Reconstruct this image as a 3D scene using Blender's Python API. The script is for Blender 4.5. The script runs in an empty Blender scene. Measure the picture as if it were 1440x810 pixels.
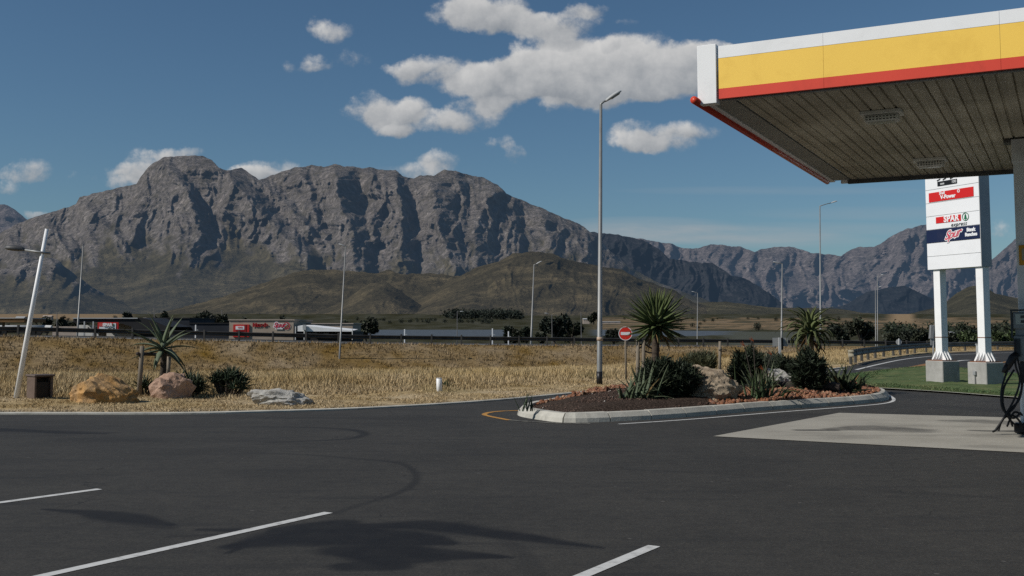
import bpy, math, random
import numpy as np
from mathutils import Vector, Matrix
R = math.radians
rng = np.random.default_rng(7)
random.seed(7)
scene = bpy.context.scene
COL = scene.collection

# ------------------------------------------------------------------ camera maths
F = 1495.0; CX = 720.0; CY = 350.0; HZ = 465.0; CAMH = 1.7
PITCH = math.atan((HZ - CY) / F)
cp, sp = math.cos(PITCH), math.sin(PITCH)
def ray(px, py):
    a = (px - CX) / F; b = (CY - py) / F
    return a, cp - b * sp, sp + b * cp
def G(px, py, z=0.0):                       # point of the ray at height z
    x, y, w = ray(px, py); t = (z - CAMH) / w
    return Vector((x * t, y * t, z))
def P(px, py, Y):                           # point of the ray at depth Y
    x, y, w = ray(px, py); t = Y / y
    return Vector((x * t, Y, CAMH + w * t))
cam_d = bpy.data.cameras.new('camera'); cam = bpy.data.objects.new('camera', cam_d); COL.objects.link(cam)
cam.location = (0, 0, CAMH); cam.rotation_euler = (R(90) + PITCH, 0, 0)
cam_d.sensor_width = 36; cam_d.lens = 36 * F / 1440; cam_d.shift_y = -(405 - CY) / 1440
cam_d.clip_end = 40000; cam_d.clip_start = 0.05
scene.camera = cam

# ------------------------------------------------------------------ noise
_perm = rng.permutation(512)
_grad = rng.normal(size=(512, 2)); _grad /= np.linalg.norm(_grad, axis=1)[:, None]
def perlin(x, y):
    x = np.asarray(x, float); y = np.asarray(y, float)
    xi = np.floor(x).astype(int); yi = np.floor(y).astype(int)
    xf = x - xi; yf = y - yi
    def g(ix, iy, fx, fy):
        h = _perm[(_perm[ix & 511] + iy) & 511]
        gr = _grad[h]
        return gr[..., 0] * fx + gr[..., 1] * fy
    u = xf**3 * (xf * (xf * 6 - 15) + 10); v = yf**3 * (yf * (yf * 6 - 15) + 10)
    a = g(xi, yi, xf, yf); b = g(xi + 1, yi, xf - 1, yf)
    c = g(xi, yi + 1, xf, yf - 1); d = g(xi + 1, yi + 1, xf - 1, yf - 1)
    return (a * (1 - u) + b * u) * (1 - v) + (c * (1 - u) + d * u) * v * 1.0
def fbm(x, y, o=5, g=.5):
    s = 0; a = 1; f = 1
    for i in range(o):
        s = s + a * perlin(x * f + i * 17.3, y * f - i * 9.1); a *= g; f *= 2.03
    return s
def ridged(x, y, o=6, g=.5):
    s = 0; a = 1; f = 1; w = 1
    for i in range(o):
        n = 1 - np.abs(perlin(x * f + i * 31.7, y * f + i * 5.3)) * 2.0
        n = np.clip(n, 0, 1) ** 2 * w
        s = s + a * n; w = np.clip(n * 1.8, 0.25, 1); a *= g; f *= 2.07
    return s
def smooth(a, b, x):
    t = np.clip((x - a) / (b - a), 0, 1); return t * t * (3 - 2 * t)

# ------------------------------------------------------------------ mesh helpers
def obj_from(name, verts, faces, mat=None, parent=None, smooth_=False):
    me = bpy.data.meshes.new(name)
    if isinstance(verts, np.ndarray) and isinstance(faces, np.ndarray):
        k = faces.shape[1]
        me.vertices.add(len(verts)); me.vertices.foreach_set('co', verts.astype(np.float32).ravel())
        me.loops.add(faces.size); me.loops.foreach_set('vertex_index', faces.astype(np.int32).ravel())
        me.polygons.add(len(faces))
        me.polygons.foreach_set('loop_start', (np.arange(len(faces)) * k).astype(np.int32))
        me.update(calc_edges=True)
    else:
        me.from_pydata([tuple(v) for v in verts], [], [tuple(f) for f in faces]); me.update()
    me.validate()
    if smooth_:
        me.polygons.foreach_set('use_smooth', [True] * len(me.polygons))
    if mat: me.materials.append(mat)
    o = bpy.data.objects.new(name, me); COL.objects.link(o)
    if parent is not None: o.parent = parent
    return o
def vattr(o, name, vals):
    a = o.data.attributes.new(name, 'FLOAT', 'POINT'); a.data.foreach_set('value', np.asarray(vals, np.float32).ravel())
def cattr(o, name, vals):
    v = np.ones((len(vals), 4), np.float32); v[:, :3] = vals
    a = o.data.attributes.new(name, 'FLOAT_COLOR', 'POINT'); a.data.foreach_set('color', v.ravel())
def grid_faces(nu, nv):
    i = np.arange(nu - 1)[:, None] * nv + np.arange(nv - 1)[None]
    i = i.ravel()
    return np.stack([i, i + nv, i + nv + 1, i + 1], 1)

class MB:
    def __init__(s): s.v = []; s.f = []
    def poly(s, pts):
        n = len(s.v); s.v += [Vector(p) for p in pts]; s.f.append(list(range(n, n + len(pts)))); return s
    def box(s, c, size, X=(1, 0, 0), Y=(0, 1, 0), Z=(0, 0, 1), bev=0.0):
        c = Vector(c); X = Vector(X) * size[0] / 2; Y = Vector(Y) * size[1] / 2; Z = Vector(Z) * size[2] / 2
        if bev <= 0:
            n = len(s.v)
            for k in (-1, 1):
                for i, j in ((-1, -1), (1, -1), (1, 1), (-1, 1)): s.v.append(c + X * i + Y * j + Z * k)
            for f in ((3, 2, 1, 0), (4, 5, 6, 7), (0, 1, 5, 4), (1, 2, 6, 5), (2, 3, 7, 6), (3, 0, 4, 7)): s.f.append([n + q for q in f])
            return s
        bx, by, bz = (max(0, 1 - 2 * bev / q) for q in size)
        rings = []
        for (kz, ins) in ((-1, 1), (-bz, 0), (bz, 0), (1, 1)):
            ring = []
            for (i, j) in ((-1, -by), (-bx, -1), (bx, -1), (1, -by), (1, by), (bx, 1), (-bx, 1), (-1, by)):
                if ins: i = max(-bx, min(bx, i)); j = max(-by, min(by, j))
                ring.append(len(s.v)); s.v.append(c + X * i + Y * j + Z * kz)
            rings.append(ring)
        for a, b in zip(rings, rings[1:]):
            for q in range(8): s.f.append([a[q], a[(q + 1) % 8], b[(q + 1) % 8], b[q]])
        s.f.append(rings[0][::-1]); s.f.append(rings[-1])
        return s
    def tube(s, path, rad, n=10, caps=True, flat=1.0):
        path = [Vector(p) for p in path]
        if not hasattr(rad, '__len__'): rad = [rad] * len(path)
        rings = []; up = None
        for i, p in enumerate(path):
            t = (path[min(i + 1, len(path) - 1)] - path[max(i - 1, 0)]).normalized()
            if up is None: up = Vector((0, 0, 1)) if abs(t.z) < .9 else Vector((0, 1, 0))
            sx = t.cross(up)
            if sx.length < 1e-5: sx = t.cross(Vector((1, .3, 0)))
            sx.normalize(); sy = sx.cross(t).normalized(); up = sy
            ring = []
            for k in range(n):
                a = 2 * math.pi * k / n
                ring.append(len(s.v)); s.v.append(p + sx * math.cos(a) * rad[i] + sy * math.sin(a) * rad[i] * flat)
            rings.append(ring)
        for a, b in zip(rings, rings[1:]):
            for k in range(n): s.f.append([a[k], a[(k + 1) % n], b[(k + 1) % n], b[k]])
        if caps: s.f.append(rings[0][::-1]); s.f.append(rings[-1])
        return s
    def prism(s, pts, z0, z1):
        n = len(s.v); m = len(pts)
        for z in (z0, z1):
            for p in pts: s.v.append(Vector((p[0], p[1], z)))
        s.f.append(list(range(n + m - 1, n - 1, -1))); s.f.append(list(range(n + m, n + 2 * m)))
        for k in range(m): s.f.append([n + k, n + (k + 1) % m, n + m + (k + 1) % m, n + m + k])
        return s
    def leaf(s, o, az, el, L, w, droop=1.0, th=.25, n=8, keel=.35, twist=0, curl=None):
        """a fleshy pointed leaf: gutter section, bending down by droop radians along its length"""
        o = Vector(o); h = Vector((math.cos(az), math.sin(az), 0)); side = Vector((-math.sin(az), math.cos(az), 0))
        p = o.copy(); rings = []
        for i in range(n + 1):
            t = i / n; e = el - droop * t ** 1.3
            if curl: e += curl * max(0, t - .5)
            d = h * math.cos(e) + Vector((0, 0, math.sin(e))); nn = d.cross(side).normalized()
            if nn.z < 0 and el < 1.6: nn = -nn
            ww = w * (1 - t ** 1.7) * (.75 + .6 * min(1, t * 4) * .4) * .5 + .001
            sd = (side * math.cos(twist * t) + nn * math.sin(twist * t))
            r = len(s.v)
            s.v += [p - sd * ww + nn * ww * keel, p + nn * ww * .0, p + sd * ww + nn * ww * keel, p - nn * ww * th * 2]
            rings.append(r); p = p + d * (L / n)
        for a, b in zip(rings, rings[1:]):
            for q in range(4): s.f.append([a + q, a + (q + 1) % 4, b + (q + 1) % 4, b + q])
        return s
    def build(s, name, mat, parent=None, sm=False):
        o = obj_from(name, s.v, s.f, mat, parent, sm)
        return o
def autosmooth(o, deg=35):
    me = o.data; me.polygons.foreach_set('use_smooth', [True] * len(me.polygons))
    me.set_sharp_from_angle(angle=R(deg)); return o
def tag(o, label=None, cat=None, group=None, kind=None):
    if label: o['label'] = label
    if cat: o['category'] = cat
    if group: o['group'] = group
    if kind: o['kind'] = kind
    return o
def empty(name, loc, label=None, cat=None, group=None):
    o = bpy.data.objects.new(name, None); COL.objects.link(o); o.location = loc; o.empty_display_size = .2
    return tag(o, label, cat, group)
def adopt(root):
    """children were modelled in world coordinates: keep them there under a root placed at the base"""
    for c in bpy.data.objects:
        if c.parent is root: c.matrix_parent_inverse = Matrix.Translation(root.location).inverted()
def ground_struct(o): return tag(o, kind='structure')

# ------------------------------------------------------------------ materials
def newmat(name):
    m = bpy.data.materials.new(name); m.use_nodes = True
    nt = m.node_tree; nt.nodes.clear()
    out = nt.nodes.new('ShaderNodeOutputMaterial'); b = nt.nodes.new('ShaderNodeBsdfPrincipled')
    nt.links.new(b.outputs[0], out.inputs[0]); b.inputs['Specular IOR Level'].default_value = .3
    return m, nt, b, out
def N(nt, t, **kw):
    n = nt.nodes.new('ShaderNode' + t)
    for k, v in kw.items(): setattr(n, k, v)
    return n
def noise(nt, vec, scale, detail=4, rough=.55, dist=0):
    n = N(nt, 'TexNoise'); n.inputs['Scale'].default_value = scale; n.inputs['Detail'].default_value = detail
    n.inputs['Roughness'].default_value = rough; n.inputs['Distortion'].default_value = dist
    nt.links.new(vec, n.inputs['Vector']); return n.outputs['Fac']
def ramp(nt, fac, stops):
    r = N(nt, 'ValToRGB'); e = r.color_ramp.elements
    while len(e) < len(stops): e.new(.5)
    for q, (p, c) in zip(e, stops): q.position = p; q.color = (*c, 1) if len(c) == 3 else c
    nt.links.new(fac, r.inputs[0]); return r.outputs[0]
def mixc(nt, fac, a, b, mode='MIX'):
    m = N(nt, 'Mix', data_type='RGBA', blend_type=mode)
    for k, v in ((0, fac), (6, a), (7, b)):
        if isinstance(v, (int, float)): m.inputs[k].default_value = v
        elif isinstance(v, tuple): m.inputs[k].default_value = (*v, 1)
        else: nt.links.new(v, m.inputs[k])
    return m.outputs[2]
def math_(nt, op, a, b=None, c=None, clamp=False):
    m = N(nt, 'Math', operation=op); m.use_clamp = clamp
    for k, v in ((0, a), (1, b), (2, c)):
        if v is None: continue
        if isinstance(v, (int, float)): m.inputs[k].default_value = v
        else: nt.links.new(v, m.inputs[k])
    return m.outputs[0]
def pos(nt, scale=(1, 1, 1)):
    g = N(nt, 'NewGeometry'); mp = N(nt, 'Mapping'); mp.inputs['Scale'].default_value = scale
    nt.links.new(g.outputs['Position'], mp.inputs[0]); return mp.outputs[0]
def opos(nt, scale=(1, 1, 1)):
    g = N(nt, 'TexCoord'); mp = N(nt, 'Mapping'); mp.inputs['Scale'].default_value = scale
    nt.links.new(g.outputs['Object'], mp.inputs[0]); return mp.outputs[0]
def bump(nt, b, h, strength=.3, dist=.02):
    n = N(nt, 'Bump'); n.inputs['Strength'].default_value = strength; n.inputs['Distance'].default_value = dist
    nt.links.new(h, n.inputs['Height']); nt.links.new(n.outputs[0], b.inputs['Normal'])
def mottled(name, stops, scale=3, detail=6, rough=.7, bs=0, bscale=20, bdist=.01, spec=.3, metal=0, stretch=(1, 1, 1), dirt=None, world=True):
    m, nt, b, _ = newmat(name); v = (pos if world else opos)(nt, stretch)
    f = noise(nt, v, scale, detail, .62)
    c = ramp(nt, f, stops)
    if dirt:
        c = mixc(nt, math_(nt, 'MULTIPLY', ramp(nt, noise(nt, v, dirt[1], 5, .7, .6), [(.5, (0, 0, 0)), (.72, (1, 1, 1))]), dirt[2]), c, dirt[0])
    nt.links.new(c, b.inputs['Base Color']); b.inputs['Roughness'].default_value = rough
    b.inputs['Specular IOR Level'].default_value = spec; b.inputs['Metallic'].default_value = metal
    if bs: bump(nt, b, noise(nt, v, bscale, 5, .6), bs, bdist)
    return m
def paint(name, c, rough=.5, var=.12, dirt=(.12, .10, .08), amt=.25, scale=1.2, metal=0):
    d = tuple(x * (1 - var) for x in c); u = tuple(min(1, x * (1 + var * .3)) for x in c)
    return mottled(name, [(.3, d), (.7, u)], scale, 6, rough, .08, 30, .003, dirt=(dirt, 2.2, amt), metal=metal)

white_paint = paint('white_paint', (.86, .86, .85), .45, .05, amt=.10)
sign_white = paint('sign_white', (.80, .81, .82), .4, .03, amt=.05)
yellow_paint = paint('yellow_paint', (.95, .62, .115), .4, .04, (.62, .36, .05), .25, .5)
red_paint = paint('red_paint', (.70, .075, .045), .4, .10, (.35, .05, .03), .3, .7)
sign_red = paint('sign_red', (.60, .018, .018), .4, .04, amt=.05)
navy_paint = paint('navy_paint', (.010, .018, .06), .4, .1, amt=.1)
black_rubber = paint('black_rubber', (.012, .012, .013), .5, .2, amt=.1)
black_paint = paint('black_paint', (.012, .012, .014), .4, .2, amt=.1)
dark_text = paint('dark_text', (.03, .05, .045), .5, .1, amt=0)
green_text = paint('green_text', (.01, .16, .07), .5, .1, amt=0)
pink_text = paint('pink_text', (.62, .06, .10), .5, .1, amt=0)
galv = paint('galvanised', (.25, .255, .25), .5, .15, (.16, .14, .12), .3, 3, .35)
galv_dark = paint('galvanised_dark', (.10, .10, .10), .55, .3, (.05, .04, .035), .4, 3, .2)
lamp_grey = paint('lamp_grey', (.42, .43, .43), .5, .12, amt=.2)
grey_paint = paint('grey_paint', (.27, .28, .28), .6, .12, amt=.3)
rust = paint('rust', (.22, .09, .04), .8, .3, amt=.3)
stake_wood = mottled('stake_wood', [(.3, (.12, .10, .075)), (.7, (.25, .21, .16))], 5, 6, .85, .5, 30, .01, stretch=(1, 1, .2))
dark_wood = mottled('dark_wood', [(.3, (.025, .02, .017)), (.7, (.065, .05, .042))], 5, 6, .85, .5, 18, .02, stretch=(.3, 1, 1))
concrete = mottled('concrete', [(.25, (.27, .265, .245)), (.75, (.42, .41, .385))], 2.5, 8, .85, .35, 30, .008, dirt=((.12, .115, .10), 1.3, .5))
kerb_mat = mottled('kerb_concrete', [(.25, (.36, .345, .30)), (.75, (.53, .51, .445))], 2.5, 8, .85, .4, 25, .01, dirt=((.16, .155, .135), 1.1, .6))
brick_beige = mottled('beige_brick', [(.3, (.34, .27, .21)), (.7, (.42, .35, .28))], .8, 6, .85)
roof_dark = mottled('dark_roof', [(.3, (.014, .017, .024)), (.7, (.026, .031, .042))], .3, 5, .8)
near_black = mottled('dark_front', [(.3, (.010, .010, .012)), (.7, (.020, .020, .022))], .5, 5, .7)  # near-black tone shared by walls, roofs, windows and chassis

# asphalt ---------------------------------------------------------------
def asphalt(name, base=.05, dark_marks=True):
    m, nt, b, _ = newmat(name); v = pos(nt)
    f1 = noise(nt, v, 38, 6, .8); f2 = noise(nt, v, .55, 7, .65, .4); f3 = noise(nt, pos(nt, (.35, 2.2, 1)), 1.3, 6, .7)
    k = base
    c = ramp(nt, f2, [(.25, (k * .76, k * .73, k * .67)), (.75, (k * 1.20, k * 1.13, k * 1.0))])
    c = mixc(nt, .55, c, ramp(nt, f1, [(.34, (.30, .30, .30)), (.5, (.95, .95, .95)), (.68, (2.1, 2.05, 1.95))]), 'MULTIPLY')
    fm = noise(nt, v, 7, 7, .75); c = mixc(nt, .8, c, ramp(nt, fm, [(.3, (.70, .70, .71)), (.5, (1, 1, 1)), (.7, (1.28, 1.26, 1.2))]), 'MULTIPLY')
    ck = N(nt, 'TexVoronoi', feature='DISTANCE_TO_EDGE'); ck.inputs['Scale'].default_value = .16; wv = N(nt, 'VectorMath', operation='MULTIPLY_ADD'); nz_ = N(nt, 'TexNoise'); nz_.inputs['Scale'].default_value = 1.1; nz_.inputs['Detail'].default_value = 7; nt.links.new(v, nz_.inputs['Vector']); nt.links.new(nz_.outputs['Color'], wv.inputs[0]); wv.inputs[1].default_value = (1.6, 1.6, 0); nt.links.new(v, wv.inputs[2]); nt.links.new(wv.outputs[0], ck.inputs['Vector'])
    crack = math_(nt, 'MULTIPLY', math_(nt, 'LESS_THAN', ck.outputs['Distance'], .0016), ramp(nt, f2, [(.5, (0, 0, 0)), (.56, (1, 1, 1))]))
    c = mixc(nt, math_(nt, 'MULTIPLY', crack, .6), c, (.014, .014, .014))
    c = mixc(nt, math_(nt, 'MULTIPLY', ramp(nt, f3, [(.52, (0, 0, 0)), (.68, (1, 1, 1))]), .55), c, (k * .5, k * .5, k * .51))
    v2 = N(nt, 'TexVoronoi'); v2.inputs['Scale'].default_value = 2.2; nt.links.new(v, v2.inputs['Vector'])
    spot = math_(nt, 'LESS_THAN', v2.outputs['Distance'], .045)
    c = mixc(nt, math_(nt, 'MULTIPLY', spot, .5), c, (.14, .13, .12))
    if dark_marks:
        a = N(nt, 'Attribute', attribute_name='dark_marks')
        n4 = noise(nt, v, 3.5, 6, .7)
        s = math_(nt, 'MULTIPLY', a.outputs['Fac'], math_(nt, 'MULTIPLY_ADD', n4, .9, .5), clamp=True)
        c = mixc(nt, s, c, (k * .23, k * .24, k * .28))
    nt.links.new(c, b.inputs['Base Color']); b.inputs['Roughness'].default_value = .82
    b.inputs['Specular IOR Level'].default_value = .22
    bump(nt, b, f1, .5, .006)
    return m
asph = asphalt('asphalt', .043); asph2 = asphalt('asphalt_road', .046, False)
pad_mat, nt, b, _ = newmat('concrete_pad')
v = pos(nt)
c = ramp(nt, noise(nt, v, .8, 7, .65), [(.25, (.28, .262, .222)), (.75, (.38, .36, .31))])
c = mixc(nt, .4, c, ramp(nt, noise(nt, v, 60, 2), [(.3, (.7, .7, .7)), (.7, (1.2, 1.2, 1.2))]), 'MULTIPLY')
a = N(nt, 'Attribute', attribute_name='dark_marks')
s = math_(nt, 'MULTIPLY', a.outputs['Fac'], math_(nt, 'MULTIPLY_ADD', noise(nt, v, 2.5, 6, .7), 1.4, .2), clamp=True)
c = mixc(nt, s, c, (.05, .047, .042)); nt.links.new(c, b.inputs['Base Color']); b.inputs['Roughness'].default_value = .85
bump(nt, b, noise(nt, v, 50, 3), .25, .006)
line_white = mottled('line_white', [(.30, (.30, .30, .29)), (.46, (.52, .52, .50)), (.8, (.62, .62, .60))], 9, 8, .8, .2, 60, .004)
line_yellow = mottled('line_yellow', [(.34, (.13, .10, .06)), (.5, (.46, .23, .05)), (.8, (.52, .26, .05))], 6, 8, .8, .2, 60, .004)
line_pale = mottled('line_pale', [(.38, (.08, .08, .075)), (.6, (.30, .29, .25))], 6, 8, .8)

# terrain materials ------------------------------------------------------
terr_mat, nt, b, _ = newmat('terrain')
a = N(nt, 'Attribute', attribute_name='col'); v = pos(nt)
c = mixc(nt, .9, a.outputs['Color'], ramp(nt, noise(nt, v, 2.2, 8, .7), [(.25, (.55, .52, .48)), (.5, (.95, .95, .95)), (.75, (1.35, 1.35, 1.3))]), 'MULTIPLY')
c = mixc(nt, .6, c, ramp(nt, noise(nt, v, .18, 5, .6), [(.3, (.72, .70, .66)), (.7, (1.2, 1.2, 1.2))]), 'MULTIPLY')
nt.links.new(c, b.inputs['Base Color']); b.inputs['Roughness'].default_value = .95; b.inputs['Specular IOR Level'].default_value = .05
bump(nt, b, noise(nt, v, 6, 7, .7), .8, .08)
def attr_leaf(name, attr='col', rough=.8, trans=.0, spec=.1):
    m, nt, b, _ = newmat(name); a = N(nt, 'Attribute', attribute_name=attr)
    nt.links.new(a.outputs['Color'], b.inputs['Base Color']); b.inputs['Roughness'].default_value = rough
    b.inputs['Specular IOR Level'].default_value = spec
    return m
grass_mat = attr_leaf('grass_blades'); leaf_mat = attr_leaf('foliage', rough=.6, spec=.2)
lawn_mat = mottled('lawn', [(.25, (.055, .082, .034)), (.5, (.085, .118, .05)), (.75, (.15, .17, .08))], 1.6, 8, .95, .8, 12, .04, spec=.05, dirt=((.25, .20, .10), .7, .5))
dirt_mat = mottled('bare_dirt', [(.3, (.20, .11, .055)), (.7, (.30, .17, .085))], 2, 8, .95, .5, 10, .03, spec=.05)
mulch_mat = mottled('mulch', [(.3, (.018, .013, .010)), (.5, (.05, .036, .028)), (.72, (.13, .095, .075))], 22, 6, .95, 1, 40, .03, spec=.05)
verge_dirt = mottled('verge_edge', [(.3, (.16, .12, .08)), (.7, (.27, .21, .14))], 3, 8, .95, .5, 20, .02, spec=.05)

def mountain_mat(name, rockA, rockB, vegA, vegB, haze, hz, S=1.0):
    m, nt, b, out = newmat(name); v = pos(nt, (S, S, S))
    vs = pos(nt, (S, S, S * .35))
    a = N(nt, 'Attribute', attribute_name='veg')
    n1 = noise(nt, v, .0045, 8, .68); n2 = noise(nt, vs, .02, 8, .72, .5); n3 = noise(nt, v, .05, 5, .7)
    rk = ramp(nt, n2, [(.30, tuple(x * .55 for x in rockA)), (.5, rockA), (.72, rockB)])
    strata = noise(nt, pos(nt, (S * .15, S * .15, S)), .05, 6, .7, .6)
    rk = mixc(nt, .7, rk, ramp(nt, strata, [(.32, (.62, .60, .58)), (.5, (1, 1, 1)), (.7, (1.3, 1.27, 1.22))]), 'MULTIPLY')
    rk = mixc(nt, .8, rk, ramp(nt, n1, [(.3, (.66, .62, .60)), (.7, (1.25, 1.22, 1.18))]), 'MULTIPLY')
    # shrubs on ledges
    rk = mixc(nt, math_(nt, 'MULTIPLY', ramp(nt, n3, [(.47, (0, 0, 0)), (.60, (1, 1, 1))]), .7), rk, tuple(x * .9 for x in vegA))
    rk = mixc(nt, math_(nt, 'MULTIPLY', ramp(nt, noise(nt, v, .011, 6, .7), [(.5, (0, 0, 0)), (.66, (1, 1, 1))]), .55), rk, vegA)
    vg = ramp(nt, n1, [(.28, tuple(x * .55 for x in vegA)), (.48, vegA), (.70, vegB)])
    vg = mixc(nt, .8, vg, ramp(nt, n3, [(.3, (.55, .55, .55)), (.5, (1, 1, 1)), (.75, (1.5, 1.45, 1.35))]), 'MULTIPLY')
    c = mixc(nt, a.outputs['Fac'], rk, vg)
    nt.links.new(c, b.inputs['Base Color']); b.inputs['Roughness'].default_value = 1; b.inputs['Specular IOR Level'].default_value = 0
    hgt = math_(nt, 'ADD', n2, math_(nt, 'MULTIPLY', n3, .4))
    bump(nt, b, hgt, 1.0, 24 / S)
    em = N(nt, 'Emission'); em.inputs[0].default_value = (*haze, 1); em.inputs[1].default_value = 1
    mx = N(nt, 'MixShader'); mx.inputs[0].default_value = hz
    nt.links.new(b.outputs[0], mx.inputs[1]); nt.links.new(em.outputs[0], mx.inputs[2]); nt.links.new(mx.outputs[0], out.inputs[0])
    return m
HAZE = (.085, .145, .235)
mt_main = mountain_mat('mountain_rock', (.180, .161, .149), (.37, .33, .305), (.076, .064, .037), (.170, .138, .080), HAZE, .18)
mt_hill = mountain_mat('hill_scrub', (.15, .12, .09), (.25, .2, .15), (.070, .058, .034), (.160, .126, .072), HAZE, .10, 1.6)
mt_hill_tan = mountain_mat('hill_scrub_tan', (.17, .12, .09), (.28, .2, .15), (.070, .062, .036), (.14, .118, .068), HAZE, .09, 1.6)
mt_mid = mountain_mat('mountain_mid', (.040, .040, .044), (.085, .08, .085), (.02, .025, .025), (.04, .042, .035), HAZE, .19, .8)  # shade on the shoulder put into its dark bluish colour
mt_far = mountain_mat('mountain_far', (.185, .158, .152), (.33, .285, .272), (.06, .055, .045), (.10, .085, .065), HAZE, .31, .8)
mt_dark = mountain_mat('mountain_shaded', (.03, .032, .036), (.05, .05, .055), (.016, .022, .026), (.026, .032, .034), HAZE, .20, .8)  # shade on the ridge put into its colour as dark albedo

# ------------------------------------------------------------------ mountains and hills
def arr(l): return np.array(l, float)
def mountain(name, crest, foot, Df, Dc, mat, label, spurs=(), n_amp=100, n_wx=60, n_wy=120, nu=400, nv=120, veg=None, prof=None, seed=0, lump=0, wild=0):
    crest = arr(crest); foot = arr(foot)
    px = np.linspace(crest[0, 0], crest[-1, 0], nu)
    cy = np.interp(px, crest[:, 0], crest[:, 1]) + fbm(px / 14 + seed, px * 0 + seed, 4) * 2.2 * (1 if n_amp > 60 else .4)
    fy = np.interp(px, foot[:, 0], foot[:, 1]); fy = np.maximum(fy, cy + 1)
    v = np.linspace(0, 1, nv)
    PX = np.repeat(px[:, None], nv, 1); PY = fy[:, None] + (cy - fy)[:, None] * v[None]
    k = np.hanning(61); k /= k.sum(); step = (px[-1] - px[0]) / nu; kw = max(5, int(70 / step)) | 1; k = np.hanning(kw + 2)[1:-1]; k /= k.sum()
    def sm(q): return np.convolve(np.pad(q, kw // 2, mode='edge'), k, 'valid')
    V = np.clip((sm(fy)[:, None] - PY) / (sm(fy) - sm(cy))[:, None], 0, 1.25)
    if prof: base = np.interp(V, prof[0] + [1.25], prof[1] + [1.25])
    else: base = V
    D = Df + (Dc - Df) * base
    wx = fbm(PX / 70 + seed * 3.1, PY / 70 + 5, 3) * 22; wy = fbm(PX / 70 + 40, PY / 70 + seed, 3) * 22
    X = PX + wx; Yy = PY + wy
    rel = (ridged(X / n_wx + seed * 7.7, Yy / n_wy + seed * 1.3, 6, .48) - .9) * n_amp
    rel = rel + (ridged(X / 15 + seed, PY / 34, 5, .55) - .9) * n_amp * .30 + (ridged(PX / 60 + seed, (PY + wy) / 11, 3, .5) - .9) * n_amp * .06
    vegv = np.zeros_like(PX)
    if veg is not None:
        vb = np.interp(PX, arr(veg)[:, 0], arr(veg)[:, 1])
        nzv = fbm(PX / 24, PY / 30, 5)
        gul = np.clip((n_amp * .35 - rel) / n_amp, -1, 1)
        vegv = smooth(-16, 22, PY - vb + nzv * 55 + gul * 12 + 4)
        rel = rel * (1 - .72 * smooth(-6, 20, PY - vb + nzv * 16))
    if spurs:
        best = np.zeros_like(PX)
        for pts, A, wl, wr in spurs:
            p = arr(pts); p = p[np.argsort(p[:, 1])]
            xc = np.interp(PY, p[:, 1], p[:, 0]) + fbm(PY / 16 + p[0, 0], PY * 0 + PX / 90, 3) * 7
            d = PX - xc
            r = np.where(d > 0, 1 - d / wr, 1 + d / wl); r = np.clip(r, 0, 1)
            y0, y1 = p[0, 1], p[-1, 1]
            fade = smooth(y0 - 6, y0 + 10, PY) * (1 - smooth(y1 - 6, y1 + 40, PY))
            best = np.maximum(best, A * r * fade) + .15 * np.minimum(best, A * r * fade)
        rel = rel + best
    if lump: rel = rel + lump * fbm(X / 90 + seed, Yy / 45 + 3, 4)
    edge = smooth(0, .10, V) * (1 - .45 * smooth(.88, 1, V))
    D = np.maximum(D - rel * edge, Df * .8)
    x, y, w = ray(PX, PY); t = D / y
    pts = np.stack([x * t, D, CAMH + w * t], -1)
    back = []
    for q, (dd, zf) in enumerate(((.03, .93), (.10, .7), (.25, .3), (.4, -.02))):
        b = pts[:, -1, :].copy(); s = 1 + dd
        b[:, 0] *= s; b[:, 1] *= s; b[:, 2] = b[:, 2] * zf
        back.append(b)
    pts = np.concatenate([pts, np.stack(back, 1)], 1)
    vv = np.concatenate([vegv, np.repeat(vegv[:, -1:], 4, 1)], 1)
    if veg is None: vv[:] = wild
    o = obj_from(name, pts.reshape(-1, 3), grid_faces(nu, nv + 4), mat, None, True)
    vattr(o, 'veg', vv); ground_struct(o); o['label'] = label
    return o
crest_main = [(-420, 420), (-200, 392), (-60, 356), (0, 328), (22, 316), (40, 308), (62, 301), (100, 290), (107, 287), (112, 277), (125, 274), (150, 268), (170, 263), (192, 259), (198, 248), (205, 238), (216, 229), (232, 221), (246, 219), (258, 220), (272, 218), (286, 220), (298, 225), (308, 236), (325, 240), (340, 235), (350, 243), (364, 253), (384, 246), (400, 240), (420, 235), (440, 232), (455, 235), (472, 231), (490, 234), (505, 236), (520, 235), (540, 240), (556, 238), (566, 248), (582, 251), (592, 246), (610, 247), (625, 239), (640, 240), (660, 246), (680, 250), (700, 260), (712, 272), (730, 280), (760, 292), (790, 305), (815, 315), (838, 332), (855, 350), (880, 372), (920, 395), (1000, 425)]
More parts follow.
